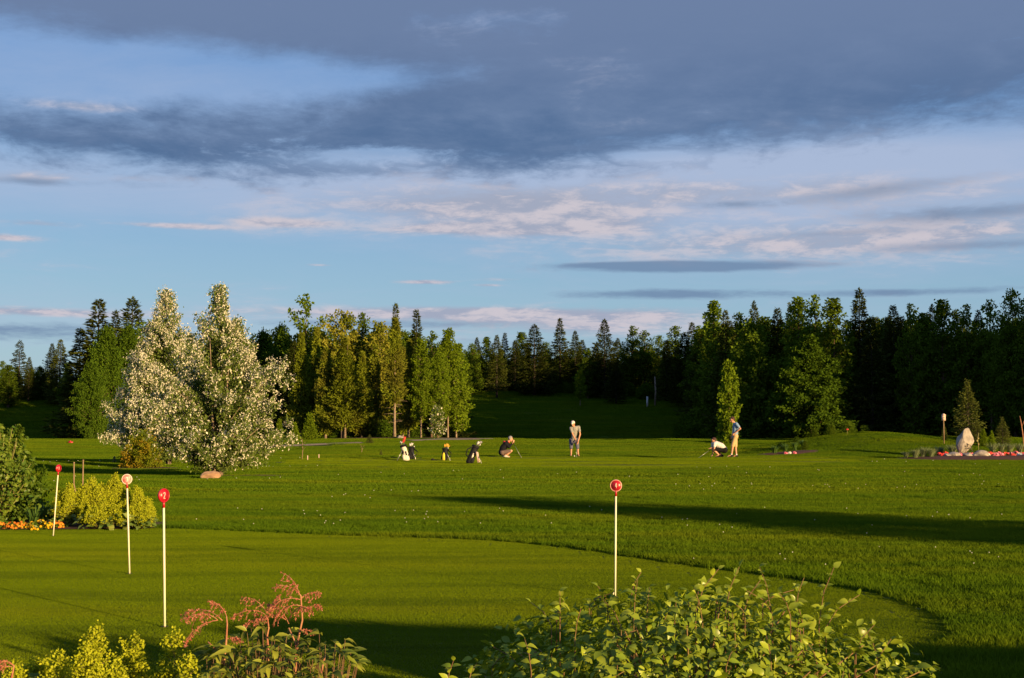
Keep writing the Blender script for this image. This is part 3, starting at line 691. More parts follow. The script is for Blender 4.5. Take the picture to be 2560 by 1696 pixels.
A['shrub2'] = broadleaf('shrub_b', 37, H=2., prof=pr([(0, .35), (.3, .6), (.7, .5), (1, .15)]), mat='leaf_bright', ang=60, limbs_n=40, cl_r=.2, per=24, ln=.12, wd=.07, trunk_r=.03, z0=.03, step=.25, inner=.15)
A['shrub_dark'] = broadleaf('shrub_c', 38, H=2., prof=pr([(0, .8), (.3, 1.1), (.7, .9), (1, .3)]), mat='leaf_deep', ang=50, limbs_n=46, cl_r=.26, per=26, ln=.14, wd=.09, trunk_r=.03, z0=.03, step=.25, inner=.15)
A['juniper'] = cedar('little_cedar', 39, H=2., Rm=.42, z0=.01, mat='leaf_bright', n=3500, ln=.14, wd=.05, trunk_r=.03)

KIND = {'spruce': ('spruce_tree', 'spruce'), 'dark': ('conifer_tree', 'conifer'), 'pine': ('conifer_tree', 'conifer'), 'poplar': ('poplar_tree', 'poplar'), 'round': ('leafy_tree', 'tree'),
        'maple': ('maple_tree', 'maple tree'), 'golden': ('birch_tree', 'birch'), 'bright': ('birch_tree', 'birch'), 'birch': ('birch_tree', 'birch'), 'cedar': ('cedar_tree', 'cedar'),
        'shrub': ('shrub', 'shrub'), 'juniper': ('young_cedar', 'young cedar'), 'young': ('young_spruce', 'young spruce')}
TREES = []
def tree(px, top, Y, arch, label, width=1.0, group=None, sink=0.05, name=None, cat=None, rz=None):
    """a tree standing on the ground at distance Y under photo column px whose tip reaches photo row 'top'"""
    g = G(px, Y); h = W(px, top, Y).z - g.z; a = A[arch]; s = h / a['H']
    kn = KIND[[k for k in KIND if arch.startswith(k)][0] if any(arch.startswith(k) for k in KIND) else 'round']
    o = empty(name or kn[0], (g.x, g.y, g.z - sink), random.uniform(0, 6.28) if rz is None else rz, (s * width, s * width, s))
    tag(o, label, cat or kn[1], group)
    for part in ('crown', 'trunk'):
        c = bpy.data.objects.new(part, a[part]); COL.objects.link(c); c.parent = o
    TREES.append(o); return o
def free_tree(x, y, h, arch, label, width=1.0, group=None):
    a = A[arch]; s = h / a['H']; kn = KIND[[k for k in KIND if arch.startswith(k)][0]]
    o = empty(kn[0], (x, y, zat(x, y) - .05), random.uniform(0, 6.28), (s * width, s * width, s)); tag(o, label, kn[1], group)
    for part in ('crown', 'trunk'):
        c = bpy.data.objects.new(part, a[part]); COL.objects.link(c); c.parent = o
    return o

# --- left: far pines and spruces, behind the shaded hollow
ORD = ['first', 'second', 'third', 'fourth', 'fifth', 'sixth', 'seventh', 'eighth', 'ninth', 'tenth', 'eleventh', 'twelfth', 'thirteenth', 'fourteenth', 'fifteenth', 'sixteenth', 'seventeenth', 'eighteenth', 'nineteenth', 'twentieth']
GL = 'trees on the far bank at the left'
tree(5, 902, 140, 'poplar1', 'dull green leafy tree cut off by the left edge of the far bank', 1.54, GL)
tree(47, 850, 143, 'pine1', 'open brown spruce with sparse whorls standing highest on the far left bank', 1.19, GL)
tree(72, 893, 140, 'dark2', 'dark short conifer just right of the sparse brown spruce', 1.12, GL)
tree(22, 912, 136, 'poplar2', 'olive leafy tree in front of the sparse brown spruce at far left', 2.10, GL)
tree(98, 915, 142, 'round1', 'low dark round tree in the dip of the left skyline', 0.98, GL)
tree(128, 858, 142, 'dark1', 'thin dark conifer left of the tallest pair on the far left bank', 0.98, GL)
tree(149, 848, 138, 'spruce1', 'brownish full spruce above the lit fringe of the shaded hollow', 1.33, GL)
tree(170, 905, 135, 'poplar1', 'yellow-green birch-like tree at the right end of the far left bank', 1.26, GL)
# --- left middle group
GM = 'trees grouped left of the blossom trees'
tree(198, 820, 112, 'spruce2', 'rusty brown spruce leaning out behind the deep green round tree', 1.40, GM)
tree(243, 748, 108, 'spruce2', 'tall rusty spruce with the sharpest tip left of the blossom trees', 1.47, GM)
tree(286, 776, 112, 'spruce4', 'small spire between the two tall spruces on the left', 1.12, GM)
tree(328, 742, 106, 'spruce3', 'dense dark spruce tip right above the deep green trees', 1.15, GM)
tree(262, 816, 92, 'round1', 'large deep green leafy tree with foliage down to the lawn at left', 0.72, GM)
tree(228, 902, 86, 'round1', 'lower left wing of the deep green trees hanging over the dark hollow', 0.8, GM)
tree(320, 812, 95, 'round1', 'deep green leafy tree between its larger twin and the white blossom', 0.65, GM)
tree(372, 800, 100, 'round2', 'leafy tree half hidden behind the left blossom tree', 1.12, GM)
# --- behind and right of the blossom trees
GB = 'trees right behind the blossom trees'
tree(470, 830, 104, 'round2', 'dark leafy tree glimpsed between the two blossom peaks', .9, GB)
tree(588, 796, 104, 'round2', 'rounded dark leafy tree peeping over the right blossom shoulder', .75, GB)
tree(655, 826, 108, 'round1', 'dark green domed tree in the sky gap right of the blossom', .7, GB)
tree(700, 812, 106, 'round1', 'darkest domed tree at the left end of the birch clump', .6, GB)
tree(625, 870, 100, 'dark1', 'black-green conifer in shade right of the blossom tree', 1.1, GB)
tree(763, 736, 103, 'poplar3', 'tallest poplar with a ragged crown above the cedars', .85, GB)
tree(735, 850, 99, 'dark1', 'shaded conifer under the tallest ragged poplar', 1.0, GB)
# --- lit clump in the middle left
GC = 'sunlit birch and cedar clump'
tree(806, 830, 100, 'poplar1', 'mid green poplar behind the left golden birch', .9, GC)
tree(860, 776, 98, 'golden1', 'broad golden-leaved birch forming the left dome of the clump', .95, GC)
tree(905, 783, 99, 'poplar1', 'green leafy tree touching the golden dome on its right side', .75, GC)
tree(950, 803, 97, 'golden2', 'narrower golden birch full of pale seed clusters', 1.0, GC)
tree(988, 758, 100, 'spruce2', 'spruce tip standing above the tall pale cedar trunk', .75, GC)
tree(1041, 774, 101, 'spruce4', 'narrow dark spruce spire right of the cedar trunks', .95, GC)
tree(752, 834, 93, 'cedar2', 'slim cedar spire at the left of the sunlit clump', 1.15, GC)
tree(790, 822, 94, 'cedar2', 'second slim cedar spire beside the left one in the clump', 1.05, GC)
tree(815, 870, 91, 'cedar4', 'olive cedar filling the gap left of the three-stemmed cedar', 1.2, GC)
tree(860, 850, 90, 'cedar1', 'wide three-stemmed cedar with bare bases showing', 1.25, GC)
tree(905, 880, 92, 'cedar4', 'olive cedar right of the three-stemmed one', 1.15, GC)
tree(940, 900, 93, 'cedar3', 'thin brownish cedar under the second golden birch', 1.1, GC)
tree(987, 800, 87, 'cedar3', 'cedar with a tall bare pale trunk and dead twigs', 1.0, GC)
tree(1022, 850, 89, 'cedar2', 'slender cedar with a pale double trunk in the clump', 1.1, GC)
tree(1008, 870, 91, 'cedar4', 'yellow-green cedar between two bare-trunked cedars', .9, GC)
tree(1052, 846, 88, 'bright2', 'bright birch with two thin pale stems', .95, GC)
tree(1080, 828, 96, 'poplar3', 'leafy tree with thin dead twigs poking from the crown', .8, GC)
tree(1120, 822, 93, 'bright1', 'bright green birch forming the rounded right end of the clump', .82, GC)
tree(1097, 880, 89, 'bright1', 'lime birch in front of the rounded right end of the clump', .8, GC)
tree(1143, 858, 97, 'bright2', 'half shaded birch at the very right of the clump', 1.1, GC)
for px, top, Y, ar, lb in ((775, 1036, 84, 'juniper', 'taller bright young cedar left of the clump'), (738, 1058, 82, 'juniper', 'shorter young cedar beside the blossom tree edge'),
                           (700, 1050, 86, 'juniper', 'young cedar half behind the blossom tree edge')):
    tree(px, top, Y, ar, lb, 1.3)
tree(925, 1084, 78, 'young_spruce', 'tiny dark spruce seedling on the lit lawn before the cedars', 1.5)
tree(954, 1120, 62, 'young_spruce', 'knee-high conifer seedling left of the white golf bag', .8)
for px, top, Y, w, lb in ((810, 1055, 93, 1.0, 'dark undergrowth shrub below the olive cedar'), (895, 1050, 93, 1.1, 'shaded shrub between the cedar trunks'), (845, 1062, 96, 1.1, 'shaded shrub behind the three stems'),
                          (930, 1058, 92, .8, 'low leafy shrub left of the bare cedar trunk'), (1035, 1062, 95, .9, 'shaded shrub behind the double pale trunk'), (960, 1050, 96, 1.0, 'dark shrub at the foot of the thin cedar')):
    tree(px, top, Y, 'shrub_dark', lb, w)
def sparse_bloom(px, top, Y, label, w=.8):
    return tree(px, top, Y, 'bloom', label, w, name='blossom_shrub', cat='shrub')
# --- far centre line
GF = 'conifers of the far centre tree line'
far = [(1150, 880, 156, 'poplar1', 1.1), (1180, 858, 168, 'round2', .7), (1192, 843, 172, 'dark1', .62), (1217, 842, 172, 'poplar2', .9), (1242, 838, 163, 'dark2', .75), (1262, 832, 177, 'spruce4', .9), (1288, 850, 172, 'dark1', .7),
       (1303, 830, 175, 'poplar2', 1.0), (1336, 810, 166, 'spruce3', .95), (1366, 855, 175, 'round2', .7), (1400, 795, 171, 'spruce2', .85), (1438, 826, 172, 'spruce3', .7), (1456, 850, 174, 'dark2', .9), (1470, 870, 163, 'poplar1', .9),
       (1512, 797, 163, 'spruce3', .72), (1490, 862, 168, 'dark1', .9), (1545, 845, 172, 'dark1', .8), (1582, 815, 168, 'poplar1', .85), (1612, 826, 166, 'poplar3', .85), (1648, 838, 168, 'round2', .7),
       (1690, 815, 161, 'poplar1', .95), (1667, 850, 159, 'spruce2', .8), (1731, 806, 156, 'spruce4', 1.0), (1712, 830, 152, 'dark1', .8), (1752, 822, 150, 'poplar2', 1.1), (1540, 900, 156, 'dark1', .9), (1450, 925, 154, 'bright2', .9)]
far.sort()
LK = {'dark1': 'dense dark conifer', 'dark2': 'dark bushy conifer', 'spruce4': 'slim spiky spruce', 'spruce3': 'broad dark spruce', 'spruce2': 'tall pointed spruce', 'poplar1': 'upright leafy tree', 'poplar2': 'narrow leafy tree', 'poplar3': 'ragged poplar', 'round2': 'rounded leafy tree', 'bright2': 'small sunlit pale tree', 'round1': 'rounded dark tree', 'spruce1': 'full spruce', 'pine1': 'open conifer'}
cnt = {}; totals = {}
for f_ in far: totals[f_[3]] = totals.get(f_[3], 0) + 1
for px, top, Y, ar, w in far:
    w = w * 1.5
    i = cnt[ar] = cnt.get(ar, 0) + 1
    lb = ('the only ' if totals[ar] == 1 else ORD[i - 1] + ' ') + LK[ar] + (' in' if totals[ar] == 1 else ' from the left in') + ' the far centre tree line'
    tree(px, top, Y, ar, lb, w, GF)
# --- right forest
GR = 'forest edge on the right'
rt = [(1772, 785, 120, 'poplar1', .7), (1786, 752, 116, 'poplar2', .9), (1815, 775, 112, 'spruce2', .8), (1850, 783, 108, 'poplar1', .8), (1888, 752, 112, 'spruce3', .6), (1915, 792, 106, 'poplar2', .9), (1946, 770, 104, 'dark1', .75),
      (1977, 755, 106, 'spruce2', .55), (1999, 743, 100, 'poplar2', 1.0), (2040, 738, 98, 'poplar1', .7), (2086, 745, 96, 'poplar2', 1.05), (2120, 800, 100, 'poplar1', .7), (2152, 720, 102, 'spruce3', .8), (2180, 790, 96, 'dark1', .8),
      (2205, 800, 100, 'poplar1', .7), (2236, 763, 98, 'dark1', .8), (2258, 790, 100, 'dark1', .7), (2280, 760, 96, 'poplar1', .7), (2310, 782, 98, 'poplar2', .9), (2335, 760, 100, 'spruce3', .7), (2358, 748, 96, 'poplar2', .9), (2392, 775, 98, 'poplar1', .7),
      (2420, 762, 95, 'poplar1', .75), (2450, 775, 96, 'dark1', .7), (2478, 750, 94, 'poplar3', .8), (2510, 790, 92, 'poplar1', .7), (2536, 722, 90, 'round2', .7), (2575, 740, 88, 'poplar1', .8), (2620, 735, 88, 'round2', .8)]
rt.sort()
cnt = {}; totals = {}
for f_ in rt: totals[f_[3]] = totals.get(f_[3], 0) + 1
for px, top, Y, ar, w in rt:
    w = w * 1.08
    i = cnt[ar] = cnt.get(ar, 0) + 1
    lb = ('the only ' if totals[ar] == 1 else ORD[i - 1] + ' ') + LK[ar] + (' of' if totals[ar] == 1 else ' from the left in') + ' the dark forest edge on the right'
    tree(px, top, Y, ar, lb, w, GR)
tree(2026, 838, 83, 'maple', 'large spreading leafy tree standing forward of the dark forest', 1.08)
tree(1822, 903, 77, 'birch_slim', 'slim bright green birch alone before the dark forest', .72)
# darker wood behind, read as one mass
def woods():
    r = np.random.default_rng(9); pts = []; rot = []; sc = []; ix = []
    def put(x, y, h): pts.append((x, y, zat(x, y) - .1)); rot.append((0, 0, r.uniform(0, 6.28))); s = h / 10; sc.append((s * r.uniform(.8, 1.2), ) * 2 + (s,)); ix.append(int(r.integers(0, 4)))
    for _ in range(330):                       # behind the right forest edge
        px = r.uniform(1740, 3900); Yd = r.uniform(118, 165) if px < 1880 else r.uniform(101, 150); x = (px - 1280) / F * Yd
        put(x, Yd, (1074 - 815) / F * Yd + 1.2 - zat(x, Yd) + r.uniform(-1, 1.0))
    for _ in range(110):                       # behind the far centre line
        px = r.uniform(1150, 1780); Yd = r.uniform(178, 225); x = (px - 1280) / F * Yd
        put(x, Yd, (1074 - 882) / F * Yd + 1.2 - zat(x, Yd) + r.uniform(-.8, .8))
    for _ in range(60):                        # far left bank
        px = r.uniform(-300, 260); Yd = r.uniform(146, 168); x = (px - 1280) / F * Yd
        put(x, Yd, (1074 - 925) / F * Yd + 1.2 - zat(x, Yd) + r.uniform(-.8, .6))
    for _ in range(120):                        # behind blossom and clump
        px = r.uniform(250, 1130); Yd = r.uniform(110, 135); x = (px - 1280) / F * Yd
        put(x, Yd, (1074 - 838) / F * Yd + 1.2 - zat(x, Yd) + r.uniform(-1, .6))
    for _ in range(45):
        px = r.uniform(1755, 1900); Yd = r.uniform(122, 150); x = (px - 1280) / F * Yd
        put(x, Yd, (1074 - 812) / F * Yd + 1.2 - zat(x, Yd) + r.uniform(-1, .4))
    src = []
    for k in ('dark1', 'round2', 'dark2', 'poplar1'):
        b = bpy.data.objects.new('woods_' + k, A[k]['crown'].copy()); src.append(b)
    scatter('dark_woods', pts, rot, sc, ix, src)
woods()
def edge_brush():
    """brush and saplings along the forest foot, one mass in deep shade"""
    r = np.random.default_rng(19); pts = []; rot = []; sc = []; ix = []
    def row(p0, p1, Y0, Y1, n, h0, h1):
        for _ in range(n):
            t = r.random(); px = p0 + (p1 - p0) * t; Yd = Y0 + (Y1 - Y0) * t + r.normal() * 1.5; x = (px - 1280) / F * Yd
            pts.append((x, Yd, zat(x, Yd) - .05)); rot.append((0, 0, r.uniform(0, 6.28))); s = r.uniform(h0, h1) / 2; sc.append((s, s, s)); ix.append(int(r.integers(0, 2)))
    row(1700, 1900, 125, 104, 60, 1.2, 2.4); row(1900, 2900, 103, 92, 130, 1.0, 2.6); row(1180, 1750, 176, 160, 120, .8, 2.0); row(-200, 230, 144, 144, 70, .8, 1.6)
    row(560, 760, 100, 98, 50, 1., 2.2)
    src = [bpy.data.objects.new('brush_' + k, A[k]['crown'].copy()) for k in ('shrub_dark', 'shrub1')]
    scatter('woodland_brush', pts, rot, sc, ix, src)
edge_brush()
# --- trees that stand outside the frame on the right and throw the long shadows
u = np.array([math.cos(SUN_AZ), math.sin(SUN_AZ)]); v_ = np.array([-math.sin(SUN_AZ), math.cos(SUN_AZ)])
def uv(a, b): p = a * u + b * v_; return float(p[0]), float(p[1])
k = 0
for a in np.arange(73.5, 134, 2.6):
    for b in (27, 37):
        x, y = uv(a + random.uniform(-1, 1), b + random.uniform(-3, 3))
        if x / y < .46: continue
        free_tree(x, y, random.uniform(13.0, 15.5), ['dark1', 'poplar1', 'spruce3', 'round2'][k % 4], 'tall tree of the wood edge right of the frame', 1.0, 'wood edge right of the frame'); k += 1
x, y = 20.1, 0.1
free_tree(x, y, 4.9, 'round1', 'round tree right of the frame that throws the long shadow across the lawn', 1.75)
# ------------------------------------------------------------------ blossom trees
A['apple'] = broadleaf('apple', 51, H=5.2, prof=pr([(0, .5), (.07, 1.0), (.16, 1.95), (.28, 2.3), (.48, 1.95), (.64, 1.4), (.76, .85), (.88, .40), (1, .14)]), mat='leaf_apple', ang=52, limbs_n=190, cl_r=.2, per=46, ln=.085, wd=.055,
                       trunk_r=.09, bark='pale_bark', z0=.08, forks=3, spread=.9, leaders=2, rough=.5, step=.2, tip_mat='blossom', tip_frac=.20, inner=.2, lobes=.2)
A['bloom'] = broadleaf('bloom_shrub', 52, H=2., prof=pr([(0, .3), (.4, .55), (.8, .4), (1, .1)]), mat='leaf_apple', ang=55, limbs_n=40, cl_r=.16, per=18, ln=.12, wd=.09, trunk_r=.025, z0=.15, step=.25, tip_mat='blossom', tip_frac=.3)
def apple(px, top, Y, label, w, rz):
    o = tree(px, top, Y, 'apple', label, w, 'white blossom trees', name='blossom_tree', cat='blossom tree', rz=rz, sink=.02)
    # clusters of open flowers, denser towards the twig ends
    r = np.random.default_rng(int(px)); me = A['apple']['crown']; n = len(me.vertices); co = np.empty(n * 3, np.float32); me.vertices.foreach_get('co', co); co = co.reshape(-1, 4, 3)[:, 2]
    rr = np.hypot(co[:, 0], co[:, 1]) + 0.35 * np.clip(co[:, 2] - 3.4, 0, 2); prof = np.interp(co[:, 2] / 5.2, [0, .12, .3, .5, .7, .85, 1], [1.0, 1.75, 2.0, 1.6, .95, .4, .1])
    wgt = smooth(.45, 1.05, rr / prof) * (0.35 + 0.65 * smooth(-.2, .35, wob(co[:, 0] * 2 + co[:, 2], co[:, 1] * 2 - co[:, 2], 1.3, 4))) * (0.25 + .75 * smooth(.8, 3.4, co[:, 2]) if px > 500 else 1.25)
    c = co[r.random(len(co)) < wgt * .34]; P = np.repeat(c, 7, 0) + r.normal(size=(len(c) * 7, 3)) * .045
    v, q = cards(P, rdir(r, len(P)), rdir(r, len(P)), .044 * r.uniform(.6, 1.3, len(P)), .038)
    b = link('blossom', mesh_np('blossom', v, q, M['blossom'], r.random(len(q))), o)
    return o
apple(545, 711, 36.1, 'right white-blossomed tree with its foot behind the tan boulder', .79, 0.4)
apple(415, 724, 50.0, 'left white-blossomed tree behind the orange shrub', .74, 2.2)
sparse_bloom(1094, 1012, 86, 'white flowering shrub at the foot of the bright birches', .9)
sparse_bloom(290, 1138, 52, 'tiny flowering sapling on the lit lawn left of the orange shrub', .9)
A['orange_shrub'] = broadleaf('orange_shrub', 53, H=2., prof=pr([(0, .9), (.3, 1.15), (.6, 1.0), (.85, .5), (1, .2)]), mat='leaf_orange', ang=50, limbs_n=70, cl_r=.2, per=40, ln=.09, wd=.07, trunk_r=.03, z0=.03, step=.2, inner=.15)
def mulch(px, Y, rx, ry, nm='mulch_bed', h=.06, mat='mulch'):
    g = G(px, Y); n = 26; rings = [0, .5, .85, 1.0]; V = [(g.x, g.y, zat(g.x, g.y) + h)]; T = []; Q = []
    for k, f in enumerate(rings[1:]):
        for j in range(n):
            a = j * 2 * math.pi / n; q = f * (1 + .07 * math.sin(3 * a + px) + .05 * math.sin(7 * a)); x, y = g.x + rx * q * math.cos(a), g.y + ry * q * math.sin(a)
            V.append((x, y, zat(x, y) + (h * (1 - f ** 3) + (.012 if f < 1 else -.02)) + .01 * math.sin(a * 9 + f * 20)))
    for j in range(n):
        T.append((0, 1 + j, 1 + (j + 1) % n))
        for k in range(2): b0 = 1 + k * n; b1 = b0 + n; Q.append((b0 + j, b1 + j, b1 + (j + 1) % n, b0 + (j + 1) % n))
    o = link(nm, mesh_np(nm, V, [np.array(Q, np.int32), np.array(T, np.int32)], M[mat], None, True)); tag(o, kind='structure'); beds.append((g.x, g.y, rx * .93, ry * .93)); return o
tree(358, 1072, 46.6, 'orange_shrub', 'bushy shrub with orange-tinted leaves below the blossom', .95, name='orange_leaved_shrub', cat='shrub')
mulch(368, 46.2, 1.3, .9, h=.03); mulch(590, 36.1, 1.5, .8, h=.03)
mulch(1005, 89, 6.2, 2.6, h=.05); mulch(745, 92.5, 6, 2.0, h=.03)
# dirt path beyond the bags
def ribbon(name, pts, w, mat, dz=.05):
    V = []; Q = []
    for i, (x, y) in enumerate(pts):
        d = np.array(pts[min(i + 1, len(pts) - 1)]) - np.array(pts[max(i - 1, 0)]); d = d / np.linalg.norm(d); nrm = np.array([-d[1], d[0]])
        for s in (-1, -.4, .4, 1): p = np.array([x, y]) + nrm * s * w / 2; V.append((p[0], p[1], zat(*p) + (dz if abs(s) < 1 else 0)))
    for i in range(len(pts) - 1):
        for j in range(3): Q.append((i * 4 + j, i * 4 + j + 1, i * 4 + 5 + j, i * 4 + 4 + j))
    o = link(name, mesh_np(name, V, np.array(Q, np.int32), M[mat], None, True)); tag(o, kind='structure'); return o
pp_ = [(-16, 72), (-12, 75.5), (-9, 78.5), (-6.5, 82), (-4.3, 85), (-1.5, 87.5)]
ribbon('dirt_path', pp_[:3], 1.0, 'path', .06); ribbon('dirt_path', pp_[3:], 1.6, 'path', .06)
beds += [(-12, 75.3, 3.2, 1.0), (-4.0, 85.3, 2.6, 1.3)]

# ------------------------------------------------------------------ rocks
def rock(name, loc, sc, seed, mat, parent=None, profile=None, amp=.12, facets=5, sub=4, dmin=.68):
    import bmesh
    bm = bmesh.new(); bmesh.ops.create_icosphere(bm, subdivisions=sub, radius=1); r = np.random.default_rng(seed)
    pl = rdir(r, facets + 8); dd = r.uniform(dmin, .93, len(pl))
    for v in bm.verts:
        p = np.array(v.co)
        for n_, d_ in zip(pl, dd):
            k_ = p @ n_
            if k_ > d_: p = p - n_ * (k_ - d_) * .85
        p = p * (1 + amp * wob(p[0] + p[2], p[1] - p[2], 3.5, seed) + amp * .4 * wob(p[0] - p[2], p[1] + p[2], 11, seed + 1))
        if profile: p[:2] *= profile(p[2]); p[2] = min(p[2], .84 + .3 * (p[2] - .84)); p[0] += .10 * p[2]
        v.co = p * np.array(sc)
    me = bpy.data.meshes.new(name); bm.to_mesh(me); bm.free(); me.materials.append(M[mat]); me.polygons.foreach_set('use_smooth', [False] * len(me.polygons))
    return link(name, me, parent, loc)
g = G(531, 33.9); tag(rock('boulder', (g.x, g.y, g.z + .06), (.27, .18, .15), 5, 'tan_stone'), 'tan boulder lying at the foot of the right blossom tree', 'boulder')
g = G(1003, 86.5); tag(rock('field_stone', (g.x, g.y, g.z + .05), (.28, .2, .16), 8, 'stone'), 'small grey stone at the foot of the bare cedar trunk', 'stone')

# ------------------------------------------------------------------ flower bed with the standing stone
bed_c = G(2440, 56.2)
mulch(2455, 55.6, 3.6, 2.1, nm='flower_bed', h=.16); mulch(2600, 56.2, 3.4, 2.3, nm='flower_bed', h=.16)
def bedz(x, y): return zat(x, y) + .13
s0 = W(2413, 1128, 56.6)
st = empty('standing_stone', (s0.x, s0.y, bedz(s0.x, s0.y))); tag(st, 'tall upright grey stone with carved marks in the flower bed', 'standing stone')
base_z = st.location.z
hh = W(2413, 1066, 56.6).z - base_z
prof_s = lambda z: (1.0 - .30 * max(0, z + .35)) * (1.12 if z > .6 else 1.0) - .12 * max(0, -z - .5)
rock('stone_body', (0, 0, hh * .5), (.42, .32, hh * .53), 14, 'stone', st, prof_s, .07, 10, 3, .58)
b = Build()
for (x0, z0, x1, z1) in ((-.02, .52, .14, .42), (.14, .42, .0, .30), (.0, .30, .18, .34), (.06, .26, -.02, .16), (.12, .3, .2, .18), (-.08, .42, .02, .40)):
    b.tube([(x0 * 1.1, -.292 - .02 * (z0 < .3), z0), (x1 * 1.1, -.292 - .02 * (z1 < .3), z1)], .014, 5)
b.obj('carving', M['carving'], st)
for px, py, sx, sz, sd, lb in ((2385, 1131, .30, .13, 21, 'flat layered rock left under the standing stone'), (2418, 1132, .22, .12, 22, 'small flat rock in front of the standing stone'), (2452, 1126, .34, .2, 23, 'rounded tan rock right of the standing stone'),
                               (2365, 1133, .2, .08, 24, 'low dark rock at the left end of the stone setting')):
    p = W(px, py, 56.0); tag(rock('bed_rock', (p.x, p.y, bedz(p.x, p.y) + sz * .4), (sx, .3, sz), sd, 'stone'), lb, 'rock')
def flower_clump(x, y, z, s, fmat, seed, nm, label, group, cat='flowers', nf=34, fs=.045, leafm='shrub_leaf'):
    r = np.random.default_rng(seed); o = empty(nm, (x, y, z)); tag(o, label, cat, group)
    n = 90; P = rdir(r, n) * np.array([s, s, s * .8]) * r.random((n, 1)) ** .4; P[:, 2] = np.abs(P[:, 2]) * .9 + .01
    v, q = cards(P, P + rdir(r, n) * .1, rdir(r, n), s * .42, s * .24); link('foliage', mesh_np('foliage', v, q, M[leafm], r.random(n)), o)
    V = []; Qs = []
    P = rdir(r, nf) * np.array([s, s, s * .85]) * r.uniform(.85, 1.12, (nf, 1)); P[:, 2] = np.abs(P[:, 2]) + .02
    for i, p in enumerate(P):
        nrm = Vector(unit(p * (1, 1, .8) + np.array([.0, -.4 * s, 0]) + r.normal(size=3) * .02)); m = np.array(nrm.to_track_quat('Z', 'Y').to_matrix())
        a = np.arange(5) * 2 * math.pi / 5 + r.uniform(0, 6); b0 = len(V)
        V.append(p)
        for t in a: V.append(p + m @ np.array([math.cos(t) * fs, math.sin(t) * fs, fs * .3]))
        for t in range(5): Qs.append((b0, b0 + 1 + t, b0 + 1 + (t + 1) % 5))
    link('bloom', mesh_np('bloom', np.array(V), np.array(Qs, np.int32), M[fmat], np.repeat(r.random(nf), 5)), o); return o
r = np.random.default_rng(3); fl = ['red_flower', 'pink_flower', 'white_flower']
cols_n = {'red_flower': 'red', 'pink_flower': 'pink', 'white_flower': 'pale'}
spots = [(2345, 1140, 0), (2352, 1146, 0), (2360, 1139, 0), (2383, 1137, 1), (2392, 1141, 1), (2398, 1146, 1), (2406, 1139, 2), (2412, 1145, 0), (2424, 1138, 1), (2432, 1142, 2), (2441, 1137, 1), (2455, 1142, 1), (2462, 1139, 2), (2470, 1136, 0),
         (2492, 1132, 1), (2498, 1139, 1), (2508, 1136, 0), (2520, 1134, 1), (2528, 1138, 0), (2536, 1131, 1), (2545, 1137, 2), (2553, 1133, 0), (2560, 1139, 1), (2375, 1143, 0), (2484, 1143, 1), (2572, 1136, 1), (2590, 1134, 0)]
fc = {}
for i, (px, py, c) in enumerate(sorted(spots)):
    Yd = 56.0 + (1146 - py) * .12; g = G(px, Yd); sz = r.uniform(.10, .16); fc_ = fc.setdefault(c, []); fc_.append(1)
    flower_clump(g.x, g.y, bedz(g.x, g.y) - .02, sz, fl[c], 100 + i, 'bedding_flower', f'{ORD[len(fc_) - 1]} {cols_n[fl[c]]} flower clump from the left in the bed round the standing stone', f'{cols_n[fl[c]]} bedding flowers round the standing stone', 'flower clump')
def grass_tuft(px, Y, h, n, mat, label, seed, nm='ornamental_grass', spread=.5, w=.02, dz=.0, cat='ornamental grass', group=None, arch=.5):
    r = np.random.default_rng(seed); g = G(px, Y); V = []; Q = []
    for i in range(n):
        a = r.uniform(0, 6.28); L = h * r.uniform(.7, 1.1); s = spread * r.uniform(.2, 1) * L; bx, by = r.normal(size=2) * .05 * h
        side = np.array([-math.sin(a), math.cos(a), 0]) * w * r.uniform(.7, 1.2) / 2; b0 = len(V)
        for t in (0, .35, .7, 1.0):
            p = np.array([bx + math.cos(a) * s * t ** 1.5, by + math.sin(a) * s * t ** 1.5, L * (t - arch * .35 * t ** 3)]); k = (1 - t) ** .5 + .05
            V += [p - side * k, p + side * k]
        Q += [(b0 + 2 * j, b0 + 2 * j + 1, b0 + 2 * j + 3, b0 + 2 * j + 2) for j in range(3)]
    o = link(nm, mesh_np(nm, V, np.array(Q, np.int32), M[mat], np.random.rand(len(Q))), None, (g.x, g.y, g.z + dz)); tag(o, label, cat, group); return o
for i, (px, Y, h, lb) in enumerate(((2262, 55.5, .38, 'dark low'), (2285, 55.3, .5, 'thin'), (2305, 55.6, .62, 'tall feathery'), (2325, 55.4, .55, 'dense'), (2345, 57.5, .55, 'upright'), (2378, 58, .6, 'loose'))):
    grass_tuft(px, Y, h, 190, 'blue_grass', lb + ' grey-green grass tuft at the left end of the flower bed', 200 + i, group='ornamental grasses left in the bed', spread=.8, w=.026)
for i, (px, lb) in enumerate(((2478, 'short'), (2500, 'leaning'), (2520, 'wispy'), (2545, 'full'), (2570, 'last'))):
    grass_tuft(px, 58, .62, 120, 'blue_grass', lb + ' pale grass tuft behind the pink flowers right of the stone', 210 + i, group='ornamental grasses right in the bed', spread=.7, w=.026, dz=.1)
g = G(2441, 58); b = Build(); b.tube([(0, 0, 0), (.03, 0, .4), (.0, 0, .8), (.05, 0, 1.05)], .014, 5)
for z_, s_ in ((.55, .05), (.7, .06), (.8, .05)): b.box((.03 * (1 if z_ != .7 else -1), 0, z_), (.03, .01, s_ * .7))
tag(b.obj('dry_flower_stalk', M['stem'], None, tuple(g)), 'thin dry seed stalk just right of the standing stone', 'stalk')
tree(2418, 948, 66, 'young_spruce', 'pyramid-shaped young spruce behind the standing stone', .92)
tree(2503, 1040, 64, 'young_spruce', 'small grey-green spruce right of the standing stone', 1.15)
tree(2358, 1058, 64.5, 'young_spruce', 'thin little spruce under the birdhouse', .65)
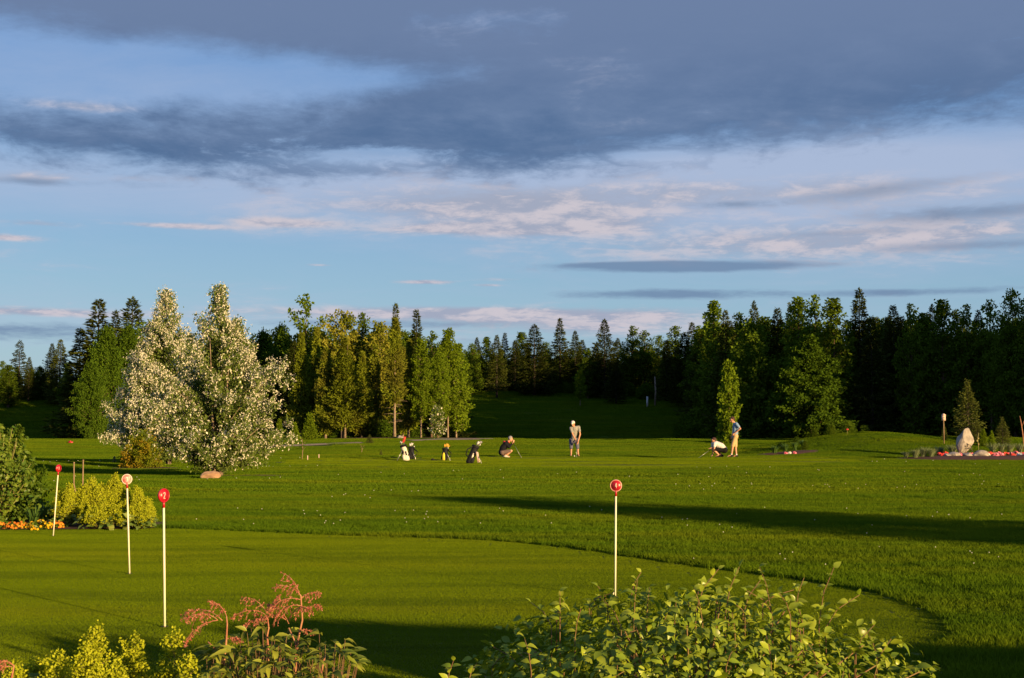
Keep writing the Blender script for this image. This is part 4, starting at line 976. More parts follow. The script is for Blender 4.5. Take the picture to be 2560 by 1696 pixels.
tree(2440, 1050, 64.5, 'young_spruce', 'stubby spruce right of the taller pyramid spruce', 1.3)
tree(2455, 1074, 63, 'juniper', 'bright upright little cedar behind the tan rock', 1.3); tree(2476, 1078, 63.5, 'juniper', 'second small cedar between the stone and the right spruce', 1.2)
# birdhouse on a post
g = G(2357, 63.0); bh = empty('birdhouse', tuple(g)); tag(bh, 'pale pink birdhouse on a thin post before the dark forest', 'birdhouse')
zt = W(2357, 1037, 63).z - g.z; zb_ = W(2357, 1053, 63).z - g.z
Build().tube([(0, 0, 0), (0, 0, zb_ + .02)], .022, 6).obj('post', M['wood'], bh)
Build().box((0, 0, (zt + zb_) / 2), (.075, .07, (zt - zb_) / 2 - .02)).obj('house_box', M['pink_paint'], bh, sm=False)
rb = Build(); rb.add([(-.10, -.09, zt - .03), (.10, -.09, zt - .03), (0, -.09, zt + .05), (-.10, .09, zt - .03), (.10, .09, zt - .03), (0, .09, zt + .05)], [[0, 3, 5, 2], [1, 2, 5, 4], [0, 1, 4, 3]], [[0, 2, 1], [3, 4, 5]]); rb.obj('roof', M['pink_paint'], bh, sm=False)
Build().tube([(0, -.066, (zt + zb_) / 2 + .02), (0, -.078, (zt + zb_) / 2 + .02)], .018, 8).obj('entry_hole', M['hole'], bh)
# garden under the maple
for px, top, Y, ar, w, lb in ((1950, 1102, 64, 'shrub_dark', 1.2, 'low dark shrub at the left end of the maple garden'), (1990, 1090, 66, 'shrub_dark', 1.0, 'dark shrub under the left side of the maple'), (2035, 1070, 67, 'shrub1', 1.0, 'leafy shrub before the maple trunk'),
                              (2075, 1058, 67, 'shrub1', 1.2, 'reddish-olive shrub in the middle of the maple garden'), (2120, 1050, 69, 'shrub1', 1.0, 'taller olive shrub right of the maple trunk'), (2160, 1062, 70, 'shrub1', .9, 'thin olive shrub at the right end of the maple garden'),
                              (2010, 1100, 62.5, 'shrub1', .8, 'bright little shrub at the front of the maple garden')):
    tree(px, top, Y, ar, lb, w)
for i, px in enumerate((1935, 1960, 1985, 2005)): grass_tuft(px, 61.5 + i * .5, .5, 130, 'lily_leaf', ['leftmost', 'second', 'third', 'rightmost'][i] + ' strappy green tuft along the front of the maple garden', 230 + i, 'garden_tuft', .7, .03, cat='plant', group='strappy tufts in the maple garden')
mulch(1972, 61.6, 1.6, .8, h=.06)
for i, px in enumerate((1962, 1972, 1984)):
    g = G(px, 60.9); flower_clump(g.x, g.y, g.z + .02, .06, 'pink_flower' if i != 1 else 'white_flower', 240 + i, 'garden_flower', ['small pink flower clump left before the maple garden', 'small white flower clump before the maple garden', 'small pink flower clump right before the maple garden'][i], None, 'flower clump')
g = W(2118, 1075, 65.8); fl_ = Build(); z0 = zat(g.x, g.y); fl_.tube([(0, 0, z0 - g.z), (0, 0, 0)], .01, 5); o = fl_.obj('flower_stem', M['stem'], None, tuple(g))
o.name = 'tall_red_flower'; tag(o, 'single red flower on a stalk among the olive shrubs', 'flower')
rr_ = Build()
for a in range(5): rr_.tube([(0, 0, 0), (.06 * math.cos(a * 1.256), .06 * math.sin(a * 1.256), .03)], [.02, .035], 6)
rr_.obj('petal_head', M['red_cloth'], o)
g = G(2556, 62); b = Build(); b.tube([(0, 0, 0), (-.05, 0, .8), (-.12, 0, 1.35), (-.16, 0, 1.6)], [.03, .025, .02, .01], 6); b.tube([(-.08, 0, 1.1), (.05, 0, 1.4)], [.015, .008], 5)
tag(b.obj('bare_stem', M['red_stem'], None, tuple(g)), 'bare reddish stem at the right edge behind the bed', 'bare stem')
# far marker post, tee marker, stakes
g = G(1618, 152); b = Build(); b.tube([(0, 0, 0), (0, 0, 1.25)], .11, 8); tag(b.obj('white_marker_post', M['white_cloth'], None, tuple(g)), 'white post in the shade of the far tree line', 'post')
g = G(1637, 154); b = Build(); b.tube([(0, 0, 0), (.1, 0, 1.6), (.0, 0, 3.4)], [.12, .1, .07], 8); tag(b.obj('sunlit_birch_stem', M['pale_bark'], None, tuple(g)), 'pale bare birch stem right of the far white post', 'birch stem')
g = G(180, 79); b = Build(); b.tube([(-.14, 0, .06), (.14, 0, .06)], .06, 8); b.tube([(-.1, 0, .12), (.02, 0, .14)], .035, 6); b.box((0, 0, 0.01), (.1, .04, .02)); tag(b.obj('tee_marker', M['red_plastic'], None, tuple(g)), 'small red tee marker on the rim of the dark hollow', 'tee marker')
for px, top, Y, lean, lb in ((190, 1157, 19.5, -.05, 'left bare garden stake, bent, behind the lime flowers'), (214, 1151, 19.6, -.01, 'right bare garden stake, straight, behind the lime flowers')):
    g = G(px + 8 * (lean < -.03), Y); h = W(px, top, Y).z - g.z; b = Build(); b.tube([(0, 0, -.02), (0, 0, h * .35), (lean * .9, 0, h * .6), (lean, 0, h)], [.012, .011, .010, .009], 6); b.tube([(lean - .012, 0, h), (lean + .012, 0, h)], .008, 5)
    tag(b.obj('garden_stake', M['wood'], None, tuple(g)), lb, 'stake')
for px, top, Y, lb in ((757, 1098, 56, 'bare young sapling tied to a peg on the lit lawn'), (905, 1115, 66, 'faint thin sapling on the lawn left of the bags')):
    g = G(px, Y); h = W(px, top, Y).z - g.z; b = Build(); b.tube([(0, 0, 0), (.03, 0, h * .5), (0, 0, h)], [.02, .014, .008], 6)
    for k_ in range(6): a = k_ * 2.1; z_ = h * (.45 + .09 * k_); b.tube([(.01, 0, z_), (.14 * math.cos(a), .14 * math.sin(a), z_ + .12)], [.006, .004], 4)
    o = b.obj('sapling', M['wood'], None, tuple(g)); tag(o, lb, 'sapling')
    r_ = np.random.default_rng(int(px)); n = 50; P = np.column_stack([r_.normal(size=n) * .12, r_.normal(size=n) * .12, r_.uniform(h * .5, h * 1.02, n)]); v, q = cards(P, rdir(r_, n), rdir(r_, n), .07, .04); link('leaves', mesh_np('leaves', v, q, M['leaf_mid'], r_.random(n)), o)
for px, Y in ((771, 55.3), (799, 58)):
    g = G(px, Y); b = Build(); b.tube([(0, 0, 0), (0, 0, .2)], .02, 6); tag(b.obj('ground_peg', M['pink_paint'], None, tuple(g)), 'short pale peg in the lawn right of the bare sapling' if px == 771 else 'tiny stub peg farther back on the lawn', 'peg')

# ------------------------------------------------------------------ numbered hole markers on the practice green
SEG = {'2': [(-.5, .55), (-.45, .85), (0, 1), (.45, .85), (.5, .5), (.2, 0), (-.5, -1), (.55, -1)], '3': [(-.5, .75), (0, 1), (.45, .75), (.4, .25), (0, .05), (.5, -.2), (.5, -.75), (0, -1), (-.5, -.75)],
       '4': [(.25, -1), (.25, 1), (-.55, -.35), (.6, -.35)], '1': [(-.3, .6), (.1, 1), (.1, -1)]}
def marker(bx, by, top, yaw, num, label, lean_px=0, pale=False, Yd=None):
    x0, y0 = gp(bx, by); base = Vector((x0, y0, .006)); rad = .044
    tp = W(bx + lean_px, top, y0); ax = Vector((tp.x - base.x, 0, tp.z - base.z)); L = ax.length
    o = empty('hole_marker', tuple(base)); o.rotation_euler = (0, math.atan2(ax.x, ax.z), 0); tag(o, label, 'hole marker', 'numbered markers on the practice green')
    zc = L - rad
    Build().tube([(0, 0, -.05), (0, 0, zc - rad - .02)], .0068, 10).obj('rod', M['rod'], o)
    Build().tube([(0, 0, zc - rad - .035), (0, 0, zc - rad + .012)], .0085, 10).obj('socket', M['red_plastic'], o)
    Rm = Matrix.Rotation(yaw, 3, 'Z')
    def rt_(V): return np.array(V) @ np.array(Rm).T + np.array([0, 0, zc])
    def disc(r0, y_a, y_b, n=32):
        a = np.linspace(0, 2 * math.pi, n, endpoint=False); V = [(math.cos(t) * r0, y_a, math.sin(t) * r0) for t in a] + [(math.cos(t) * r0, y_b, math.sin(t) * r0) for t in a] + [(0, y_a, 0), (0, y_b, 0)]
        Q = [(j, (j + 1) % n, n + (j + 1) % n, n + j) for j in range(n)]; T = [(2 * n, (j + 1) % n, j) for j in range(n)] + [(2 * n + 1, n + j, n + (j + 1) % n) for j in range(n)]
        return rt_(V), Q, T
    V, Q, T = disc(rad * .93, -.006, .006); b = Build(); b.add(V, Q, T); dk = b.obj('disc', M['red_worn' if pale else 'red_plastic'], o, sm=False)
    # raised rim: ring swept round the disc
    n, m = 36, 8; V = []
    for j in range(n):
        t = 2 * math.pi * j / n
        for k_ in range(m):
            s_ = 2 * math.pi * k_ / m; rr0 = rad * .96 + .0038 * math.cos(s_); V.append((math.cos(t) * rr0, .0085 * math.sin(s_), math.sin(t) * rr0))
    Q = [(j * m + k_, ((j + 1) % n) * m + k_, ((j + 1) % n) * m + (k_ + 1) % m, j * m + (k_ + 1) % m) for j in range(n) for k_ in range(m)]
    b = Build(); b.add(rt_(V), Q); b.obj('rim', M['rim_pale' if pale else 'rim' if num == '4' else 'red_plastic'], o)
    for sgn in (-1, 1):
        pts = [(sgn * -p[0] * .013 * (-1 if sgn < 0 else 1) * (1 if sgn < 0 else 1) * (-1), sgn * .0068, p[1] * .019) for p in SEG[num]] if False else [(p[0] * .013 * (1 if sgn < 0 else -1), sgn * .0068, p[1] * .019) for p in SEG[num]]
        b = Build()
        for p, q in zip(pts[:-1], pts[1:]): b.tube(rt_([p, q]), .0034, 6)
        b.obj('digit', M['digit_pale' if pale else 'digit'], dk)
    if num == '4': Build().tube([(-.012, -.008, .012), (-.016, -.008, .03), (-.010, -.008, .045)], .0035, 6).obj('lifting_hook', M['rod'], o)
    # the cup in the turf
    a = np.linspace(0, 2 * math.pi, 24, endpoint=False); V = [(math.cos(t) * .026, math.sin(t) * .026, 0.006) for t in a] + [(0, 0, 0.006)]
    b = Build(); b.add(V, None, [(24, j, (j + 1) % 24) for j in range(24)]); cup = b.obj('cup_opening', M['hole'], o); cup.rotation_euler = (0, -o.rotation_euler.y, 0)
marker(133, 1342, 1162, R(68), '1', 'leftmost leaning marker turned nearly edge on, red disc', 14)
marker(324, 1437, 1186, R(8), '3', 'marker with the pale scuffed number 3 disc above the lime flowers', -7, pale=True)
marker(412, 1571, 1222, R(57), '2', 'nearest marker with a number 2 red disc turned half sideways', -3)
marker(1538, 1497, 1200, R(-14), '4', 'marker with a number 4 red disc alone right of centre', 2)

# ------------------------------------------------------------------ golf balls
def ball(p, r_, label):
    import bmesh
    bm = bmesh.new(); bmesh.ops.create_icosphere(bm, subdivisions=3, radius=r_)
    me = bpy.data.meshes.new('golf_ball'); bm.to_mesh(me); bm.free(); me.materials.append(M['white_leather']); me.polygons.foreach_set('use_smooth', [True] * len(me.polygons)); tag(link('golf_ball', me, None, p), label, 'golf ball')
g = W(1436, 1139.5, 60.5); ball((g.x, 60.5, zat(g.x, 60.5) + .045), .034, 'white ball between the feet of the putting player')

# ------------------------------------------------------------------ people
import bmesh
def blob(name, bones, voxel, mat, parent, subdiv=False):
    """overlapping tapered capsules fused by a voxel remesh into one continuous skin"""
    bm = bmesh.new()
    for p, q, ra, rb, *ex in bones:
        p, q = Vector(p), Vector(q); d = q - p; n = max(2, int(d.length / (0.6 * min(ra, rb))) + 1)
        sq = ex[0] if ex else 1.0
        for i in range(n + 1):
            t = i / n; c = p.lerp(q, t); rr = ra + (rb - ra) * t
            m = Matrix.Translation(c) @ Matrix.Diagonal((rr, rr * sq, rr, 1)); bmesh.ops.create_icosphere(bm, subdivisions=2, radius=1, matrix=m)
    me = bpy.data.meshes.new(name); bm.to_mesh(me); bm.free(); o = link(name, me, parent); md = o.modifiers.new('r', 'REMESH'); md.mode = 'VOXEL'; md.voxel_size = voxel; md.use_smooth_shade = True
    sm = o.modifiers.new('s', 'SMOOTH'); sm.factor = .5; sm.iterations = 3
    dg = bpy.context.evaluated_depsgraph_get(); me2 = bpy.data.meshes.new_from_object(o.evaluated_get(dg)); o.modifiers.clear(); o.data = me2; bpy.data.meshes.remove(me)
    me2.materials.clear(); me2.materials.append(mat); return o
def hand(w, d, s, L=.18):
    """palm and five bent fingers; w wrist, d direction of the fingers, s sideways direction of the thumb"""
    w, d, s = Vector(w), Vector(d).normalized(), Vector(s); s = (s - d * s.dot(d)).normalized(); n = d.cross(s); out = []
    palm = w + d * L * .5; out.append((w, palm, .024, .030, 1.0)); out.append((palm - s * .018, palm + s * .018, .022, .022))
    for i, fl_ in enumerate((.88, 1.0, .95, .75)):
        o0 = palm + s * (.030 - .02 * i); f = L * .5 * fl_; k1 = o0 + d * f * .45; k2 = k1 + (d * .75 + n * .6) * f * .35; k3 = k2 + (d * .3 + n * .95) * f * .25
        out += [(o0, k1, .010, .0095), (k1, k2, .0095, .009), (k2, k3, .009, .008)]
    t0 = w + d * L * .2 + s * .02; t1 = t0 + (s * .8 + d * .6) * .035; out += [(t0, t1, .012, .011), (t1, t1 + (d + n * .3) * .03, .011, .009)]
    return out
def person(label, px, py, Y, bodyb, clothes, group=None):
    o0 = W(px, py, Y); z0 = zat(o0.x, Y); o0 = Vector((o0.x, Y, z0)); root = empty('person', tuple(o0)); tag(root, label, 'person', group)
    s = Y / F; py0 = 1074 + (CAMH - z0) / s          # photo row of the ground at the feet
    sh = py - py0
    def J(x, y, off=0.0): return Vector(((x - px) * s, off, (py0 - (y - sh)) * s))
    body, cl = bodyb(J), clothes(J)
    blob('body', body, .011, M['skin'], root)
    for nm, bones, mat, vx in cl: blob(nm, bones, vx, M[mat], root)
    return root, J
def head(J, c, face, r_=.098):
    """head bones: skull, jaw, nose, ears; face = unit facing direction"""
    f = Vector(face).normalized(); up = Vector((0, 0, 1)); up = (up - f * up.dot(f)).normalized(); s = f.cross(up)
    return [(c + up * .02 - f * .01, c + up * .03 + f * .012, r_ * .92, r_ * .88), (c - up * .035 + f * .02, c - up * .075 + f * .045, r_ * .72, r_ * .45), (c + f * .09 + up * .005, c + f * .112 - up * .018, .013, .016),
            (c + f * .088 - up * .045 - s * .02, c + f * .088 - up * .045 + s * .02, .009, .009), (c + s * .085, c + s * .088 - up * .02, .018, .014), (c - s * .085, c - s * .088 - up * .02, .018, .014),
            (c + f * .075 + up * .03 - s * .035, c + f * .078 + up * .03 + s * .035, .016, .016)]
def shoe(a, d, L=.25):
    d = Vector(d).normalized(); return [(a - d * .05 + Vector((0, 0, -.03)), a + d * (L - .12) + Vector((0, 0, -.045)), .045, .036), (a, a + Vector((0, 0, -.02)), .048, .048)]

# player squatting at left, facing right
def p1(J):
    hd = J(1276, 1098); f = (.95, -.15, -.12); b = head(J, hd, f, .10)
    sh1, sh2 = J(1264, 1109, -.13), J(1262, 1109, .16); hip1, hip2 = J(1256, 1131, -.10), J(1256, 1131, .10); k1, k2 = J(1278, 1127, -.13), J(1276, 1128, .15)
    an1, an2 = J(1265, 1139, -.12), J(1260, 1139, .14); e1, e2 = J(1273, 1118, -.18), J(1272, 1118, .16); w1, w2 = J(1281, 1107, -.08), J(1281, 1109, .02)
    b += [(hd - Vector((.02, 0, .06)), J(1266, 1107), .052, .058), (J(1266, 1110), J(1258, 1122), .13, .125, 1.25), (J(1258, 1122), J(1256, 1131), .13, .14, 1.2), (sh1, J(1263, 1110), .062, .07), (sh2, J(1263, 1110), .062, .07),
          (sh1, e1, .05, .038), (e1, w1, .038, .026), (sh2, e2, .05, .038), (e2, w2, .038, .026), (hip1, k1, .09, .062), (k1, an1, .06, .038), (hip2, k2, .09, .062), (k2, an2, .06, .038), (an1, an1 + Vector((.16, -.02, -.04)), .036, .028), (an2, an2 + Vector((.16, .02, -.04)), .036, .028)]
    return b + hand(w1, (.4, .2, .75), (1, 0, 0)) + hand(w2, (.3, -.2, .75), (1, 0, 0))
def c1(J):
    sh1, sh2 = J(1264, 1109, -.13), J(1262, 1109, .16); e1, e2 = J(1273, 1118, -.18), J(1272, 1118, .16); w1, w2 = J(1281, 1107, -.08), J(1281, 1109, .02); k1, k2 = J(1278, 1127, -.13), J(1276, 1128, .15)
    hip1, hip2 = J(1256, 1131, -.10), J(1256, 1131, .10); an1, an2 = J(1265, 1139, -.12), J(1260, 1139, .14); hd = J(1276, 1098)
    return [('jacket', [(J(1266, 1110), J(1258, 1120), .155, .16, 1.3), (J(1258, 1120), J(1254, 1131), .16, .15, 1.3), (sh1, e1, .078, .062), (e1, e1.lerp(w1, .8), .058, .045), (sh2, e2, .078, .062), (e2, e2.lerp(w2, .8), .058, .045)], 'navy_cloth', .014),
            ('collar', [(J(1262, 1105, -.06), J(1272, 1106, -.05), .05, .042), (J(1262, 1105, .08), J(1271, 1106, .05), .05, .04), (J(1260, 1105), J(1262, 1107), .06, .06)], 'red_cloth', .012),
            ('shorts', [(hip1, hip1.lerp(k1, .85), .115, .082), (hip2, hip2.lerp(k2, .85), .115, .082), (hip1, hip2, .13, .13)], 'taupe_cloth', .014),
            ('shoe', shoe(an1, (1, -.1, -.12)), 'white_leather', .012), ('shoe', shoe(an2, (1, .1, -.12)), 'white_leather', .012),
            ('cap', [(hd + Vector((-.012, 0, .045)), hd + Vector((.0, 0, .06)), .104, .094)], 'grey_knit', .012)]
person('player squatting in a black jacket with red collar and grey knit hat', 1266, 1143, 59.9, p1, c1)
# player putting in the middle, facing the camera
def p2(J):
    hd = J(1432, 1058, -.12); b = head(J, hd, (-.25, -.8, -.5), .098)
    shl, shr = J(1427, 1069, -.05), J(1447, 1066, .0); el, er = J(1432, 1085, -.16), J(1450, 1084, -.12); wl, wr = J(1440, 1100, -.26), J(1445, 1101, -.24)
    hl, hr = J(1429, 1100, .12), J(1442, 1100, .12); kl, kr = J(1428, 1116, .02), J(1444, 1116, .02); al, ar = J(1428, 1135, .08), J(1446, 1135, .08)
    b += [(J(1434, 1063, -.08), J(1437, 1067, -.02), .05, .06), (J(1437, 1072, -.02), J(1436, 1086, .06), .125, .115, .9), (J(1436, 1086, .06), J(1435, 1098, .12), .115, .13, .9), (shl, J(1437, 1069), .06, .07), (shr, J(1437, 1069), .06, .07),
          (shl, el, .05, .038), (el, wl, .038, .026), (shr, er, .05, .038), (er, wr, .038, .026), (hl, kl, .088, .06), (kl, al, .058, .036), (hr, kr, .088, .06), (kr, ar, .058, .036), (al, al + Vector((-.02, -.15, -.045)), .036, .028), (ar, ar + Vector((.02, -.15, -.045)), .036, .028)]
    return b + hand(wl, (.25, -.2, -.9), (0, -1, 0)) + hand(wr, (-.15, -.2, -.9), (0, -1, 0))
def c2(J):
    hd = J(1432, 1058, -.12); shl, shr = J(1427, 1069, -.05), J(1447, 1066, .0); el, er = J(1432, 1085, -.16), J(1450, 1084, -.12); hl, hr = J(1429, 1100, .12), J(1442, 1100, .12); kl, kr = J(1428, 1116, .02), J(1444, 1116, .02); al, ar = J(1428, 1135, .08), J(1446, 1135, .08)
    return [('shirt', [(J(1437, 1071, -.02), J(1436, 1086, .05), .148, .14, .9), (J(1436, 1086, .05), J(1435, 1096, .10), .14, .142, .9), (shl, shl.lerp(el, .55), .074, .066), (shr, shr.lerp(er, .55), .074, .068), (shl, shr, .075, .075)], 'beige_cloth', .014),
            ('shorts', [(hl, kl + Vector((0, 0, -.02)), .112, .085), (hr, kr + Vector((0, 0, -.02)), .112, .085), (hl, hr, .125, .125)], 'slate_cloth', .014),
            ('shoe', shoe(al, (-.25, -1, -.1)), 'black_cloth', .012), ('shoe', shoe(ar, (.25, -1, -.1)), 'black_cloth', .012),
            ('cap', [(hd + Vector((0, .01, .05)), hd + Vector((-.0, -.0, .06)), .103, .095), (hd + Vector((-.03, -.09, .03)), hd + Vector((-.045, -.15, -.01)), .05, .03)], 'white_cloth', .012)]
person('player bent over a putt in a white cap, beige shirt and grey shorts', 1437, 1139, 61.0, p2, c2)
# player squatting at right, facing left
def p3(J):
    hd = J(1785, 1104, .0); b = head(J, hd, (-.75, -.1, -.65), .098)
    sh1, sh2 = J(1786, 1112, -.15), J(1784, 1112, .15); e1, e2 = J(1784, 1124, -.22), J(1782, 1124, .1); w1, w2 = J(1779, 1122, -.12), J(1784, 1137, .08); h1, h2 = J(1811, 1128, -.10), J(1811, 1128, .10); k1, k2 = J(1783, 1126, -.14), J(1790, 1124, .16); a1, a2 = J(1797, 1141, -.12), J(1806, 1141, .14)
    b += [(hd + Vector((.04, 0, -.05)), J(1789, 1110), .05, .058), (J(1790, 1113), J(1803, 1118), .125, .125, 1.25), (J(1803, 1118), J(1811, 1127), .125, .14, 1.2), (sh1, sh2, .065, .065), (sh1, e1, .048, .038), (e1, w1, .036, .026), (sh2, e2, .048, .038), (e2, w2, .036, .026),
          (h1, k1, .088, .06), (k1, a1, .058, .037), (h2, k2, .088, .06), (k2, a2, .058, .037), (a1, a1 + Vector((-.15, 0, -.045)), .036, .028), (a2, a2 + Vector((-.15, 0, -.045)), .036, .028)]
    return b + hand(w1, (-.8, -.1, -.3), (0, -1, 0)) + hand(w2, (-.5, 0, -.7), (0, -1, 0), .17)
def c3(J):
    hd = J(1785, 1104, .0); sh1, sh2 = J(1786, 1112, -.15), J(1784, 1112, .15); e1, e2 = J(1784, 1124, -.22), J(1782, 1124, .1); h1, h2 = J(1811, 1128, -.10), J(1811, 1128, .10); k1, k2 = J(1783, 1126, -.14), J(1790, 1124, .16); a1, a2 = J(1797, 1141, -.12), J(1806, 1141, .14)
    return [('shirt', [(J(1790, 1113), J(1803, 1118), .15, .15, 1.25), (J(1803, 1118), J(1811, 1126), .15, .14, 1.25), (sh1, sh1.lerp(e1, .55), .074, .066), (sh2, sh2.lerp(e2, .55), .074, .066), (sh1, sh2, .08, .08)], 'white_cloth', .014),
            ('shorts', [(h1, h1.lerp(k1, .92), .115, .08), (h2, h2.lerp(k2, .9), .115, .08), (h1, h2, .135, .135)], 'black_cloth', .014),
            ('shoe', shoe(a1, (-1, -.1, -.12)), 'black_cloth', .012), ('shoe', shoe(a2, (-1, .1, -.12)), 'black_cloth', .012),
            ('hair', [(hd + Vector((.02, 0, .04)), hd + Vector((.0, 0, .05)), .102, .098), (hd + Vector((-.04, 0, .06)), hd + Vector((-.09, 0, .03)), .06, .03)], 'hair', .012)]
person('player squatting in a white shirt and black shorts, hand near the grass', 1800, 1147, 57.6, p3, c3)
# boy standing at right, facing left
def p4(J):
    hd = J(1832, 1053); b = head(J, hd, (-.85, -.1, -.4), .098)
    s1, s2 = J(1841, 1064, -.17), J(1839, 1065, .17); e1, e2 = J(1849, 1075, -.27), J(1836, 1080, .24); w1, w2 = J(1836, 1086, -.15), J(1833, 1092, .16); h1, h2 = J(1839, 1094, -.09), J(1839, 1094, .09); k1, k2 = J(1831, 1119, -.1), J(1840, 1119, .09); a1, a2 = J(1828, 1141, -.11), J(1842, 1142, .1)
    b += [(hd + Vector((.02, 0, -.06)), J(1839, 1062), .048, .056), (J(1840, 1067), J(1839, 1082), .115, .105, 1.3), (J(1839, 1082), J(1839, 1093), .105, .12, 1.2), (s1, s2, .06, .06), (s1, e1, .047, .036), (e1, w1, .035, .025), (s2, e2, .047, .036), (e2, w2, .035, .025),
          (h1, k1, .088, .058), (k1, a1, .056, .035), (h2, k2, .088, .058), (k2, a2, .056, .035), (a1, a1 + Vector((-.15, 0, -.045)), .036, .028), (a2, a2 + Vector((-.15, 0, -.045)), .036, .028)]
    return b + hand(w1, (-.6, .2, -.6), (0, 0, 1)) + hand(w2, (-.3, 0, -.9), (-1, 0, 0))
def c4(J):
    hd = J(1832, 1053); s1, s2 = J(1841, 1064, -.17), J(1839, 1065, .17); e1, e2 = J(1849, 1075, -.27), J(1836, 1080, .24); h1, h2 = J(1839, 1094, -.09), J(1839, 1094, .09); k1, k2 = J(1831, 1119, -.1), J(1840, 1119, .09); a1, a2 = J(1828, 1141, -.11), J(1842, 1142, .1)
    so = Vector((0, 0, -.075))
    return [('shirt', [(J(1840, 1066), J(1839, 1082), .135, .128, 1.3), (J(1839, 1082), J(1838, 1094), .128, .135, 1.2), (s1, s1.lerp(e1, .6), .07, .062), (s2, s2.lerp(e2, .6), .07, .062), (s1, s2, .072, .072)], 'blue_cloth', .014),
            ('shorts', [(h1, k1 + Vector((0, 0, .02)), .112, .085), (h2, k2 + Vector((0, 0, .02)), .112, .085), (h1, h2, .12, .12)], 'khaki_cloth', .014),
            ('sock', [(a1, a1 + Vector((0, 0, .06)), .042, .040)], 'white_cloth', .012), ('sock', [(a2, a2 + Vector((0, 0, .06)), .042, .040)], 'white_cloth', .012),
            ('shoe', shoe(a1, (-1, 0, -.1)), 'black_cloth', .012), ('shoe', shoe(a2, (-1, 0, -.1)), 'black_cloth', .012),
            ('shoe_sole', [(a1 + so + Vector((.06, 0, 0)), a1 + so + Vector((-.18, 0, 0)), .02, .02, 2.0)], 'white_leather', .008), ('shoe_sole', [(a2 + so + Vector((.06, 0, 0)), a2 + so + Vector((-.18, 0, 0)), .02, .02, 2.0)], 'white_leather', .008),
            ('hair', [(hd + Vector((.02, 0, .045)), hd + Vector((-.01, 0, .065)), .100, .09), (hd + Vector((.06, 0, .0)), hd + Vector((.05, 0, -.03)), .06, .045), (hd + Vector((-.05, 0, .07)), hd + Vector((-.08, 0, .06)), .05, .035)], 'hair', .012)]
person('boy standing hand on hip in a blue shirt and khaki shorts', 1838, 1146.5, 57.4, p4, c4)

def putter(p_top, p_bot, label):
    a, b_ = Vector(p_top), Vector(p_bot); o = empty('putter', tuple(b_)); tag(o, label, 'putter'); d = a - b_
    Build().tube([(0, 0, 0), tuple(d * .75)], .007, 6).obj('shaft', M['steel'], o)
    Build().tube([tuple(d * .72), tuple(d)], .014, 8).obj('grip', M['black_nylon'], o)
    Build().box((0, -.03, .012), (.018, .055, .013)).obj('club_head', M['steel'], o, sm=False)
def gnd(px, Y): g = G(px, Y); return Vector((g.x, g.y, g.z + .01))
putter(W(1281, 1104, 59.8), gnd(1303, 59.7), 'putter propped upright by the squatting player in the black jacket')
putter(W(1443, 1098, 60.72), gnd(1441, 60.3), 'putter held down to the ball by the bent player')
putter(W(1781, 1121, 57.45), gnd(1745, 57.2), 'putter reaching low to the left from the white-shirted squatting player')

# ------------------------------------------------------------------ golf bags
def loft(b, axis_pts, rx, ry, n=14, square=.0):
    V = []; ax = [Vector(p) for p in axis_pts]; m = len(ax)
    for i, p in enumerate(ax):
        t = (ax[min(i + 1, m - 1)] - ax[max(i - 1, 0)]).normalized(); s = Vector((1, 0, 0)); s = (s - t * s.dot(t)).normalized(); q = t.cross(s)
        for j in range(n):
            a = 2 * math.pi * j / n; V.append(tuple(p + s * math.cos(a) * rx[i] + q * math.sin(a) * ry[i]))
    Q = [(i * n + j, i * n + (j + 1) % n, (i + 1) * n + (j + 1) % n, (i + 1) * n + j) for i in range(m - 1) for j in range(n)]
    V += [tuple(ax[0]), tuple(ax[-1])]; T = [(m * n, (j + 1) % n, j) for j in range(n)] + [(m * n + 1, (m - 1) * n + j, (m - 1) * n + (j + 1) % n) for j in range(n)]
    b.add(V, Q, T)
